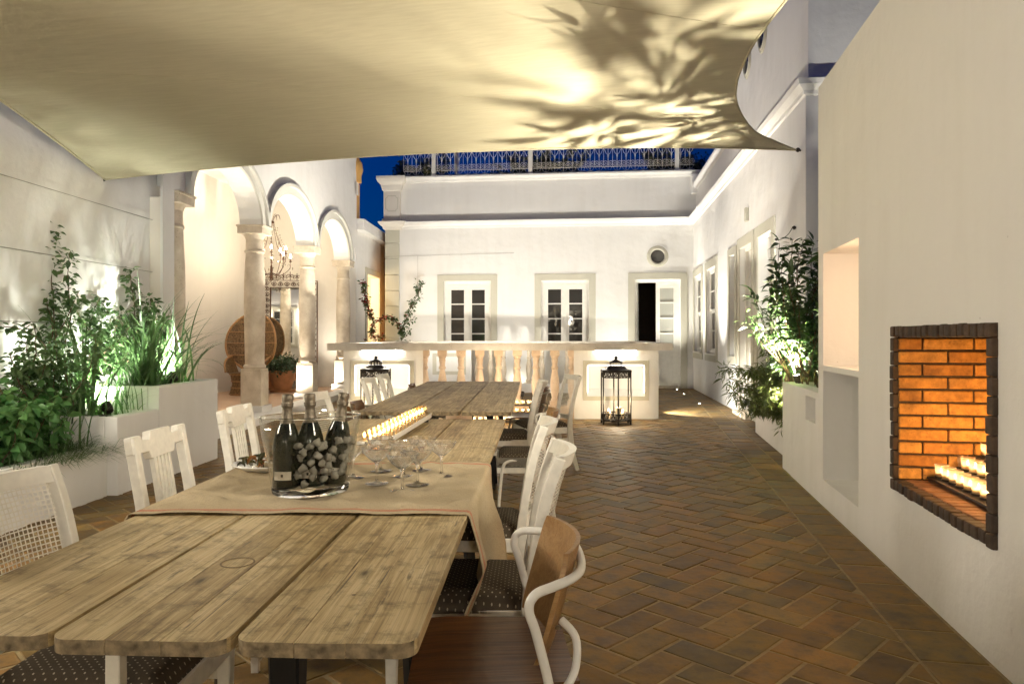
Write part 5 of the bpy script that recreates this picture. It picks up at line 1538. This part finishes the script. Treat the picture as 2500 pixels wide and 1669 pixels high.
# chandelier
ch = thing('chandelier','crystal chandelier with glowing candle bulbs hanging in the loggia','chandelier',(-5.0,14.9,2.95))
mb = MB().tube([(0,0,-.45),(0,0,1.62)],.008,6).lathe([(0,-.5),(.03,-.46),(.05,-.40),(.02,-.34),(.03,-.25),(.012,-.15)],12)
mb.lathe([(.03,.70),(.06,.72),(.05,.75)],12)
mb.build('stem', RUSTIRON, ch)
crys = MB(); rc = random.Random(4)
def drop(p,s=.014):
    x,y,z = p; crys.add([(x,y,z+s*1.3),(x+s,y,z),(x,y+s,z),(x-s,y,z),(x,y-s,z),(x,y,z-s*2.2)],[(0,1,2),(0,2,3),(0,3,4),(0,4,1),(5,2,1),(5,3,2),(5,4,3),(5,1,4)])
for k in range(10):
    a_ = 2*math.pi*k/10; rr_ = .40 if k%2 else .30; zz = 0.0 if k%2 else .14
    ca_, sa_ = math.cos(a_), math.sin(a_)
    pts = catmull([(0.02*ca_,.02*sa_,-.32),(rr_*.5*ca_,rr_*.5*sa_,-.36),(rr_*.95*ca_,rr_*.95*sa_,-.22+zz),(rr_*ca_,rr_*sa_,-.08+zz)],5)
    arm = MB().tube(pts,.007,5).lathe([(.004,-.08),(.03,-.07),(.034,-.06),(.012,-.055),(.011,.01)],10,(rr_*ca_,rr_*sa_,zz)).build('arm', RUSTIRON, ch)
    MB().lathe([(0,.01),(.014,.02),(.018,.04),(.012,.065),(0,.09)],10,(rr_*ca_,rr_*sa_,zz)).build('bulb', BULB, arm, smooth=180)
    MB().tube(catmull([(.05*ca_,.05*sa_,.72),(.12*ca_,.12*sa_,.45),(.22*ca_,.22*sa_,.18),(rr_*ca_,rr_*sa_,-.06+zz)],5),.004,4).build('chain', RUSTIRON, ch)
    MB().tube(catmull([(.03*ca_,.03*sa_,.75),(.08*ca_,.08*sa_,.86),(.15*ca_,.15*sa_,.88),(.18*ca_,.18*sa_,.80)],5),.004,4).build('top_scroll', RUSTIRON, ch)
    for q in range(12):
        t_ = q/11; r2 = .05+(rr_-.05)*t_**.8; drop((r2*ca_+rc.uniform(-.02,.02),r2*sa_+rc.uniform(-.02,.02),.70-.75*t_+zz*t_+rc.uniform(-.03,.0)),rc.uniform(.008,.014))
    for q in range(6): drop((rr_*ca_+rc.uniform(-.05,.05),rr_*sa_+rc.uniform(-.05,.05),zz-.12-rc.uniform(0,.10)),rc.uniform(.010,.018))
for q in range(40):
    a_ = rc.uniform(0,6.28); r2 = rc.uniform(.05,.25); drop((r2*math.cos(a_),r2*math.sin(a_),-.35-.15*(1-r2/.25)-rc.uniform(0,.06)),rc.uniform(.010,.018))
m_, nt, b = mk('crystal'); b.inputs['Base Color'].default_value = (0.75,0.66,0.52,1); b.inputs['Roughness'].default_value = 0.08; b.inputs['Transmission Weight'].default_value = 0.6
cr = crys.build('crystal_drops', m_, ch); cr['kind'] = 'stuff'

# ================================================================ plants
def leaf_geo(L, W, bend=.25, seg=4):
    """pointed folded leaf along +Y"""
    vs_, fs = [], []
    for i in range(seg+1):
        t = i/seg; w = W*math.sin(math.pi*min(.985,max(.04,t**.8)))/2; z = -bend*L*t*t
        vs_ += [(-w,L*t,z+w*.35),(0,L*t,z),(w,L*t,z+w*.35)]
    for i in range(seg):
        a = i*3; fs += [(a,a+1,a+4,a+3),(a+1,a+2,a+5,a+4)]
    return vs_, fs
def leaf_at(mb, geo, p, direction, roll=0.0, sc=1.0):
    q = Vector(direction).normalized().to_track_quat('Y','Z').to_matrix().to_4x4()
    M_ = Matrix.Translation(p) @ q @ Matrix.Rotation(roll,4,'Y') @ Matrix.Scale(sc,4)
    o = len(mb.v); mb.v += [tuple(M_@Vector(v)) for v in geo[0]]; mb.f += [tuple(i+o for i in f) for f in geo[1]]
def shoot(rnd, p, direction, length, step, wander, up=0.0):
    pts = [Vector(p)]; d = Vector(direction).normalized(); n = max(2,int(length/step))
    for k in range(n):
        d = (d+Vector((rnd.gauss(0,wander),rnd.gauss(0,wander),rnd.gauss(0,wander)+up))).normalized()
        pts.append(pts[-1]+d*step)
    return pts
def leafy(name, label, cat, base, shoots, geo, mat, per, spread, seed, stem_r=.006, sc=(.7,1.2), droop=-.2, group=None, flowers=None, leafname='leaves'):
    """shoots: list of (start, direction, length, wander, up)"""
    rnd = random.Random(seed); t = thing(name, label, cat, base, 0, group)
    st = MB(); lf = MB(); fl = MB(); B = Vector(base)
    for (s0,dr,ln,wa,up) in shoots:
        pts = shoot(rnd, s0, dr, ln, .05, wa, up)
        st.tube(pts,[stem_r*(1-.7*i/len(pts)) for i in range(len(pts))],5)
        for i,p in enumerate(pts):
            if i < 2: continue
            for k in range(per):
                dv = Vector((rnd.gauss(0,1),rnd.gauss(0,1),rnd.gauss(droop,.6)))
                q = p+dv.normalized()*rnd.uniform(0,spread)
                leaf_at(lf, geo, q, dv, rnd.uniform(-1,1), rnd.uniform(*sc))
            if flowers and rnd.random() < flowers[1](p):
                for k in range(rnd.randint(5,11)):
                    dv = Vector((rnd.gauss(0,1),rnd.gauss(0,1),rnd.gauss(0,.8)))
                    leaf_at(fl, flowers[0], p+dv.normalized()*rnd.uniform(0,.05), dv, rnd.uniform(-1,1), rnd.uniform(.7,1.2))
    st.build('stems', BARK, t); o = lf.build(leafname, mat, t, norm=False, smooth=180); o['kind'] = 'stuff'
    if flowers: o = fl.build('red_flowers', RED, t, norm=False); o['kind'] = 'stuff'
    return t
rp = random.Random(21)
vine_leaf = leaf_geo(.062,.034,.25,3)
small_leaf = leaf_geo(.05,.030,.2,3)
# vine one on the left wall, above the middle planter
def lw(u,y,z): return tuple(in_left(u,y,z))
sh_ = []
b0 = in_left(6.05,-.35,.60)
for k in range(24):
    sh_.append(((rp.uniform(-.25,.25),rp.uniform(-.55,.35),0),(rp.gauss(-.25,.25),rp.gauss(0,.35),1),rp.uniform(.5,1.05),.16,.05))
sh_ += [((-.25,.45,.5),(-.05,.1,1),1.25,.07,.1),((-.2,.5,.6),(0,.05,1),.95,.1,.1),((-.2,.35,.5),(0,.35,1),.7,.15,.05),((-.1,.1,.6),(0,-.4,.8),.5,.15,.0),((-.2,.2,.55),(0,.5,.5),.75,.12,.02)]
leafy('climbing_vine','leafy climber reaching up the left garden wall to a thin tip','vine',b0,sh_,vine_leaf,LEAF_MID,7,.075,5,.007,sc=(.45,1.35))
sh_ = []
b0 = in_left(7.35,-.25,.82)
for k in range(13):
    sh_.append(((rp.uniform(-.2,.1),rp.uniform(-.3,.35),0.1),(rp.gauss(-.1,.2),rp.gauss(.1,.3),1),rp.uniform(.5,.85),.15,.05))
sh_ += [((-.1,.30,.5),(.02,.12,1),.72,.07,.1),((-.05,.3,.4),(.1,.4,.8),.6,.1,.05)]
leafy('climbing_vine','bushy climber against the wall beside the first column','vine',b0,sh_,leaf_geo(.072,.042,.25,3),LEAF_MID,9,.08,8,.007)
# herb bush at the left edge
sh_ = [((rp.uniform(-.28,.28),rp.uniform(-.7,.35),0),(rp.gauss(0,.3),rp.gauss(0,.3),1),rp.uniform(.35,.62),.15,.0) for k in range(80)]
leafy('herb_bush','bright green basil-like bush at the left edge of the photo','bush',in_left(5.22,-.48,.38),sh_,leaf_geo(.085,.055,.35,3),LEAF_BRIGHT,5,.06,9,.005)
# fine grass cushion spilling over the low planter
gm = MB(); rg = random.Random(3)
for k in range(1700):
    x, y = rg.gauss(0,.17), rg.gauss(0,.26); l = rg.uniform(.14,.30)
    dv = Vector((rg.gauss(.55,.4)+x*2,rg.gauss(0,.5)+y*1.2,rg.uniform(.3,1.1))).normalized()
    p = Vector((x,y,0)); side = dv.cross(Vector((0,0,1))).normalized()*.0022
    q = p+dv*l*.5; e = q+(dv+Vector((0,0,-.7))).normalized()*l*.5
    gm.add([p-side,p+side,q+side,q-side,e],[(0,1,2,3),(3,2,4)])
t = thing('grass_tuft','dense dark green grass cushion spilling over the lowest planter','grass',in_left(5.45,-.72,.38))
o = gm.build('blades', BLADE, t, norm=False); o['kind'] = 'stuff'
# strap-leaved clumps: each blade is a part
def strap_mesh(L, W, lean, droop, seed):
    rnd = random.Random(seed); n = 9; vs_ = []; fs = []
    p = Vector((0,0,0)); a = lean
    for i in range(n+1):
        t = i/n; w = W*(1-t**3)*.5+.0006
        vs_ += [(-w,p.y,p.z+w*.25),(0,p.y,p.z),(w,p.y,p.z+w*.25)]
        p = p+Vector((0,math.sin(a),math.cos(a)))*(L/n); a += droop/n*(0.4+1.6*t)
    for i in range(n):
        k = i*3; fs += [(k,k+1,k+4,k+3),(k+1,k+2,k+5,k+4)]
    return MB().add(vs_,fs).mesh('strap_leaf', BLADE, norm=False, smooth=180)
straps = [strap_mesh(L,W,ln,dr,k) for k,(L,W,ln,dr) in enumerate([(.62,.013,.05,.5),(.7,.012,.15,.9),(.75,.011,.25,1.3),(.55,.014,.3,1.8),(.8,.010,.12,.6),(.66,.012,.4,1.5),(.5,.012,.55,2.0)])]
def clump(label, base, n, rad, sc, seed, spread=1.0):
    rnd = random.Random(seed); t = thing('strap_leaf_clump',label,'plant',base,0,'strap-leaved clumps in the left planters')
    for k in range(n):
        o = obj('strap_leaf', straps[rnd.randrange(len(straps))], t, (rnd.gauss(0,rad),rnd.gauss(0,rad),-.02), rnd.uniform(0,6.283))
        s_ = sc*rnd.uniform(.7,1.15); o.scale = (s_*1.3,s_*spread,s_)
clump('glowing clump of strap leaves beside the left spotlight', in_left(6.12,-.62,.61), 80, .10, 1.2, 1)
clump('tall arching clump of strap leaves in front of the bushy climber', in_left(6.92,-.68,.82), 110, .11, 1.3, 2, 1.2)
clump('fine arching clump of strap leaves at the arcade end of the planters', in_left(7.45,-.66,.82), 70, .08, 1.1, 3, 1.4)
clump('small clump of strap leaves drooping over the lowest planter', in_left(5.72,-.66,.39), 34, .08, .8, 4, 1.3)
clump('short clump of strap leaves at the planter step', in_left(6.42,-.74,.62), 34, .07, .62, 5)
# stones in the middle planter
tag(MB().lathe([(0,-.02),(.05,-.01),(.06,.01),(.03,.03),(0,.035)],12,sx=1.3).build('pebble', IRON, None, in_left(5.99,-.86,.625), smooth=180),'dark pebble on the rim of the middle planter','stone')
# laurel on the right: its larger leaves are parts
lr = thing('laurel_shrub','tall dark glossy laurel shrub beside the chimney wall','shrub',(2.98,6.95,.80))
st = MB(); rl_ = random.Random(31)
lme = []
for k in range(3):
    g_ = leaf_geo(.135+.015*k,.042,.25+.1*k,5); lme.append(MB().add(*g_).mesh('leaf', LEAF_DARK, norm=False, smooth=180))
spots = []
for k in range(46):
    st0 = Vector((rl_.uniform(-.22,.2),rl_.uniform(-.25,.45),0))
    pts = shoot(rl_, st0, (rl_.gauss(-.05,.20),rl_.gauss(.05,.25),1), rl_.uniform(.45,1.45) if k > 3 else 1.5, .05, .10, .10)
    st.tube(pts,[.009*(1-.75*i/len(pts)) for i in range(len(pts))],5)
    for i,p in enumerate(pts):
        if i > 3: spots += [p]*3
over = []
for k in range(13):
    pts = shoot(rl_, (-.22+rl_.uniform(-.05,.05),-.06+rl_.uniform(-.22,.22),.12), (rl_.gauss(-.5,.2),rl_.gauss(-.1,.35),1), rl_.uniform(.55,.9), .05, .08, .02)
    st.tube(pts,[.006*(1-.75*i/len(pts)) for i in range(len(pts))],5)
    for i,p in enumerate(pts):
        if i > 6: over += [p]*2
st.build('stems', BARK, lr)
mass = MB(); gl_ = leaf_geo(.125,.040,.3,4)
rl_.shuffle(spots); spots = over+spots
for i,p in enumerate(spots):
    dv = Vector((rl_.gauss(0,1),rl_.gauss(-.2,1),rl_.gauss(.15,.6)))
    if i < 285:
        o = obj('leaf', lme[i%3], lr, p+dv.normalized()*.02)
        o.rotation_euler = (dv.normalized().to_track_quat('Y','Z') @ Matrix.Rotation(rl_.uniform(-.8,.8),3,'Y').to_quaternion()).to_euler(); o.scale = (1,)*3
        s_ = rl_.uniform(.75,1.15)*(.58 if i < len(over) else 1); o.scale = (s_,s_,s_)
    else: leaf_at(mass, gl_, p+dv.normalized()*.02, dv, rl_.uniform(-.8,.8), rl_.uniform(.7,1.1))
o = mass.build('inner_leaves', LEAF_DARK, lr, norm=False, smooth=180); o['kind'] = 'stuff'
# bamboo
rb_ = random.Random(17); sh_ = []
for k in range(100):
    sh_.append(((rb_.uniform(-.15,.2),rb_.uniform(-.55,.55),0),(rb_.gauss(-.22,.28),rb_.gauss(0,.35),1),rb_.uniform(.3,.95),.15,-.02))
for k in range(4): sh_.append(((-.1,rb_.uniform(-.4,.1),.3),(-.55,rb_.gauss(0,.2),1),rb_.uniform(.6,.85),.10,-.04))
leafy('bamboo_clump','pale yellow-green bamboo glowing over its spotlight on the right','bamboo',(3.16,8.25,.36),sh_,leaf_geo(.11,.017,.35,3),LEAF_BAMBOO,7,.05,6,.004,droop=-.35)
# bougainvilleas
fl_leaf = leaf_geo(.05,.04,.1,2)
def bvine(label,base,pts,seed,dens,pot):
    t_sh = []
    rnd = random.Random(seed)
    for i in range(len(pts)-1):
        a = Vector(pts[i]); b_ = Vector(pts[i+1]); t_sh += [(tuple(a),tuple(b_-a),(b_-a).length*1.05,.06,0.0)]*2
        t_sh.append((tuple(a),tuple((b_-a).normalized()+Vector((rnd.gauss(0,.7),rnd.gauss(0,.3),rnd.gauss(0,.5)))),.35,.2,-.02))
    leafy('bougainvillea',label,'vine',base,t_sh,leaf_geo(.075,.05,.2,3),LEAF_DARK,4,.07,seed,.01,flowers=(fl_leaf,dens))
bvine('red bougainvillea climbing beside the glowing doorway',(-3.35,16.9,.5),[(0.05,0,0),(.02,0,.75),(.10,0,1.1),(-.02,0,1.45),(-.12,0,1.75),(-.18,0,2.1)],3,lambda p: .55 if p.z > .5 else .05,None)
bvine('sparse bougainvillea trained up a wire on the back wall',(-2.80,18.2,.4),[(0,0,0),(0.0,0,.8),(.05,0,1.2),(.22,0,1.6),(.42,0,1.95),(.46,0,2.3)],4,lambda p: .06 if p.z > 1.0 else 0,None)
bvine('low bougainvillea shoots drooping left of the french window',(-2.72,18.2,.4),[(0,0,.9),(-.18,0,1.25),(-.38,0,1.4)],14,lambda p: .25 if p.x < -.1 else 0,None)
for x,y,l in ((-3.35,16.9,'terracotta pot holding the red bougainvillea'),(-2.78,18.15,'terracotta pot holding the sparse bougainvillea')):
    tag(MB().lathe([(.13,0),(.2,.38),(.23,.40),(.23,.45),(.2,.45),(.19,.40),(0,.40)],24).build('flower_pot', TERRAPOT, None, (x,y,0.0), smooth=40), l, 'pot')
# potted shrubs in the loggia
for (px,d,lab,sc) in ((690,15.45,'round terracotta pot between the first two columns',1.0),(655,16.15,'terracotta pot farther back below the mirror',.9)):
    x = (px-CX)/FPX*d
    t = thing('terracotta_pot',lab,'pot',(x,d,.12),0,'pots in the loggia')
    MB().lathe([(0,0.03),(.17,.03),(.225,.2),(.262,.38),(.275,.40),(.275,.46),(.25,.46),(.24,.40),(0,.40)],32).build('body', TERRAPOT, t, smooth=40)
    MB().lathe([(0,0),(.25,0),(.27,.04),(.25,.045),(0,.03)],32).build('saucer', TERRAPOT, t, smooth=40)
    rr2 = random.Random(int(px)); s2 = [((rr2.uniform(-.2,.2),rr2.uniform(-.2,.2),-.02),(rr2.gauss(0,.7),rr2.gauss(0,.7),1),rr2.uniform(.2,.42),.15,0) for k in range(46)]
    leafy('potted_shrub',('leafy green shrub in the pot between the first two columns' if sc == 1.0 else 'leafy shrub in the pot below the mirror'),'shrub',(x,d,.54),s2,leaf_geo(.07,.034,.2,3),leaf_mat('potted_leaf',(0.05,0.10,0.045),(0.12,0.19,0.10),0.4) if sc == 1.0 else LEAF_MID,5,.05,int(d*10),.005,group='shrubs in the loggia pots')
# shrubs on the roof terrace
RB = Matrix.Translation((0,18.51,0)) @ Matrix.Rotation(AB,4,'Z')
for i,(u_,w_,lab) in enumerate(((-2.55,.55,'dark shrub behind the left end of the terrace railing'),(0.30,.22,'dark shrub left of the middle railing post'),(1.05,.42,'dark shrub right of the middle railing post'),(3.95,.40,'dark shrub near the right railing post'),(4.75,.3,'dark shrub at the right end of the terrace railing'))):
    rr2 = random.Random(50+i); b0 = RB @ Vector((u_,.75,5.3))
    s2 = [((rr2.uniform(-w_,w_),rr2.uniform(-.2,.2),0),(rr2.gauss(0,.35),rr2.gauss(0,.3),1),rr2.uniform(.6,1.15),.16,0) for k in range(int(60*w_)+8)]
    leafy('terrace_shrub',lab,'shrub',b0,s2,leaf_geo(.09,.05,.2,3),LEAF_FAR,5,.08,60+i,.006,group='shrubs on the roof terrace')

# ================================================================ garden spotlights and other lamps
def spotlight(label, loc, target, power, c=NEUT, angle=100, size=.03, blend=.7):
    t = thing('garden_spotlight',label,'spotlight',loc,0,'garden spotlights')
    d = (Vector(target)-Vector(loc)).normalized(); q = d.to_track_quat('Z','Y').to_euler()
    o = MB().lathe([(0,-.09),(.035,-.085),(.042,-.06),(.045,.0),(.041,.0),(.039,-.012)],16).build('housing', IRON, t, smooth=40); o.rotation_euler = q
    o = MB().lathe([(0,-.010),(.0385,-.011)],16,close=False).build('lens', LENS, t); o.rotation_euler = q
    MB().tube([(0,0,-.05),(0,0,-.2)],.008,6).build('spike', IRON, t)
    l = lamp('spot_beam','SPOT',d*.005,power,c,size,None,angle,blend,t); l.rotation_euler = d.to_track_quat('-Z','Y').to_euler()
    return t
spotlight('garden spotlight glaring among the strap leaves of the middle planter', tuple(in_left(6.20,-.72,.72)), tuple(in_left(6.5,0,1.5)), 130, COOL, 125, .06)
spotlight('garden spotlight among the leaves at the arcade end of the tallest planter', tuple(in_left(7.30,-.72,.92)), tuple(in_left(7.6,0,1.75)), 95, COOL, 125, .06)
spotlight('garden spotlight behind the basil-like bush', tuple(in_left(5.42,-.5,.50)), tuple(in_left(4.85,-.45,.95)), 26, COOL, 130)
def fill_lantern(label, loc, power):  # added behind the camera as fill for the foreground
    t = thing('fill_lantern',label,'lantern',loc,0,'added fill lanterns on the near house')
    MB().box(-.05,.05,-.11,-.095,-.1,.1).tube([(0,-.1,.05),(0,-.04,.12),(0,0,.12)],.008,6).lathe([(.07,.10),(.02,.14),(0,.15)],4).lathe([(.05,-.1),(.05,-.09)],4).build('bracket', IRON, t)
    MB().lathe([(0,-.03),(.025,-.015),(.025,.02),(0,.04)],12).build('bulb', BULB, t, smooth=180)
    lamp('fill_lantern_glow','POINT',(0,.05,0),power,(1.0,.90,.74),.06,parent=t)
hs = in_left(2.6,-.14,2.25)
t = thing('hooded_fill_light','added hooded fill light on the left garden wall, out of view','lantern',hs,0)  # added out of view to fill the table and right wall
MB().box(-.14,-.12,-.06,.06,-.1,.1).lathe([(.12,.05),(.05,.10),(0,.11)],16).tube([(-.13,0,.06),(0,0,.11)],.01,6).build('hood', IRON, t)
MB().lathe([(0,-.03),(.025,-.015),(.025,.02),(0,.04)],12).build('bulb', BULB, t, smooth=180)
l = lamp('hooded_beam','SPOT',(.03,0,0),78,(1.0,.91,.75),.45,None,140,.5,t); l.rotation_euler = Vector((1,.25,-.7)).to_track_quat('-Z','Y').to_euler()
hs = in_fw(1.25,.16,2.35)
t = thing('hooded_fill_light','added hooded fill light on the chimney wall, out of view','lantern',hs,0)  # added out of view to brighten the left planters and far piers
MB().box(.12,.14,-.06,.06,-.1,.1).lathe([(.12,.05),(.05,.10),(0,.11)],16).tube([(.13,0,.06),(0,0,.11)],.01,6).build('hood', IRON, t)
MB().lathe([(0,-.03),(.025,-.015),(.025,.02),(0,.04)],12).build('bulb', BULB, t, smooth=180)
l = lamp('hooded_beam','SPOT',(-.03,0,0),78,(1.0,.91,.75),.35,None,85,1.0,t); l.rotation_euler = Vector((-.85,1.05,-.25)).to_track_quat('-Z','Y').to_euler()
fill_lantern('added unseen fill lantern left of centre on the near house', (-1.65,-4.5,2.3), 30)
fill_lantern('added unseen fill lantern right of centre on the near house', (0.55,-4.5,2.3), 34)
spotlight('garden spotlight glaring through the bamboo', (2.99,7.62,.54), (1.2,7.0,3.5), 300, (1.0,.89,.71), 105, .008, 1.0)
spotlight('garden spotlight hidden under the laurel shrub', (2.735,6.88,.94), (1.9,6.8,3.5), 370, (1.0,.90,.72), 104, .012, 1.0)
spotlight('added fill spotlight at the far end of the bamboo planter', (3.26,8.95,.5), (3.8,11.6,4.3), 45, NEUT, 75, .03, 1.0)  # extra lamp, added to brighten the right house wall
spotlight('added fill spotlight behind the bamboo, turned to the tall house block', (3.22,8.75,.5), (3.62,10.3,5.6), 330, NEUT, 70, .03, 1.0)  # extra lamp, added to warm the tall upper wall
spotlight('added fill spotlight in the corner behind the laurel', (3.40,6.35,.98), (4.1,8.38,5.9), 90, NEUT, 38, .03, 1.0)  # extra lamp, added to lift the dark end wall
# uplights at the columns
for k,(px,py) in enumerate(((585,1000),(712,973),(811,948))):
    p = gp(px,py,.125); 
    t = thing('floor_uplight',f'small recessed floor uplight by column {("one","two","three")[k]} from the left','spotlight',p,0,'uplights by the columns')
    MB().lathe([(.045,-.01),(.045,.006),(.036,.006),(.034,.002)],16).build('trim_ring', STEEL, t); MB().lathe([(0,.003),(.034,.003)],16,close=False).build('lens', LENS, t)
    lamp('uplight_beam','SPOT',(0,0,.03),26,WARM,.03,None,120,.8,t).rotation_euler = (R(180),R(8),0)
ups = [(-2.15,18.45,46,'left of the first french window'),(0.12,18.30,26,'between the french windows'),(2.55,18.02,60,'between the second french window and the door')]
for x,y,pw,w in ups:
    t = thing('floor_uplight','recessed uplight at the back wall, '+w,'spotlight',(x,y,.004),0,'uplights along the back wall')
    MB().lathe([(.06,-.01),(.06,.006),(.048,.006),(.046,.002)],16).build('trim_ring', STEEL, t); MB().lathe([(0,.003),(.046,.003)],16,close=False).build('lens', LENS, t)
    lamp('uplight_beam','SPOT',(0,-.85,.03),pw*.7,NEUT,.04,None,95,1.0,t).rotation_euler = Vector((0,1.1,4.2)).to_track_quat('-Z','Y').to_euler()
for d_,pw,w in ((16.25,44,'between the two sash windows'),(13.9,44,'between the sash window and the slit window'),(17.7,30,'in the far corner')):
    x = 2.479+.1154*d_-.45
    t = thing('floor_uplight','recessed uplight at the right house, '+w,'spotlight',(x,d_,.006),0,'uplights along the right house')
    MB().lathe([(.03,-.01),(.03,.004),(.024,.004),(.022,.001)],16).build('trim_ring', STEEL, t); MB().lathe([(0,.002),(.022,.002)],16,close=False).build('lens', LENS, t)
    lamp('uplight_beam','SPOT',(-.5,0,.03),pw*3.6,NEUT,.04,None,58,1.0,t).rotation_euler = Vector((1.0,0,4.2)).to_track_quat('-Z','Y').to_euler()
# bar terrace: lamps behind the balusters and step lights by the door
for x,y,tx,w in ((-1.7,13.6,-1.5,'left'),(0.2,13.9,0.4,'middle'),(2.0,13.6,3.9,'right')):
    spotlight(f'floodlight on the bar terrace floor behind the balustrade, {w} one', (x,y,.22), (tx,18.3 if w != 'right' else 15.5,4.7), 106, (1.0,.94,.82), 100, .05, 1.0)
spotlight('floodlight on the bar terrace floor turned toward the arcade', (-1.1,12.9,.22), (-4.1,12.6,4.5), 260, (1.0,.93,.80), 95, .05, 1.0)
spotlight('added fill floodlight on the bar terrace floor turned toward the tall house block', (1.2,12.7,.22), (3.7,10.6,5.4), 160, (1.0,.92,.78), 75, .05, 1.0)  # extra flood, added for more warm light on the tall block
lamp('bar_light','POINT',(-.4,13.0,.35),14,WARM,.1)
lamp('step_light','SPOT',(2.47,12.2,.35),40,NEUT,.03,(3.6,12.3,0),110,.7)
lamp('loggia_light','POINT',(-5.35,12.3,3.6),6,WARM,.12)
lamp('firebox_glow','POINT',in_fw(3.35*CF,-.33,.86),3.0,(1.0,.58,.21),.05)
for d_,w in ((12.65,'first and second column'),(15.25,'second and third column'),(10.0,'pilaster and first column')):
    x = -4.308+.035*d_+.55
    t = thing('floor_uplight','recessed uplight before the arcade step, between '+w,'spotlight',(x,d_,.006),0,'uplights before the arcade')
    MB().lathe([(.05,-.01),(.05,.006),(.04,.006),(.038,.002)],16).build('trim_ring', STEEL, t); MB().lathe([(0,.003),(.038,.003)],16,close=False).build('lens', LENS, t)
    lamp('uplight_beam','SPOT',(0,0,.03),30,NEUT,.03,None,85,1.0,t).rotation_euler = Vector((-.55,0,4.6)).to_track_quat('-Z','Y').to_euler()
lamp('candle_stand_glow','POINT',(-.15,10.55,.55),7,(1.0,.80,.55),.15)
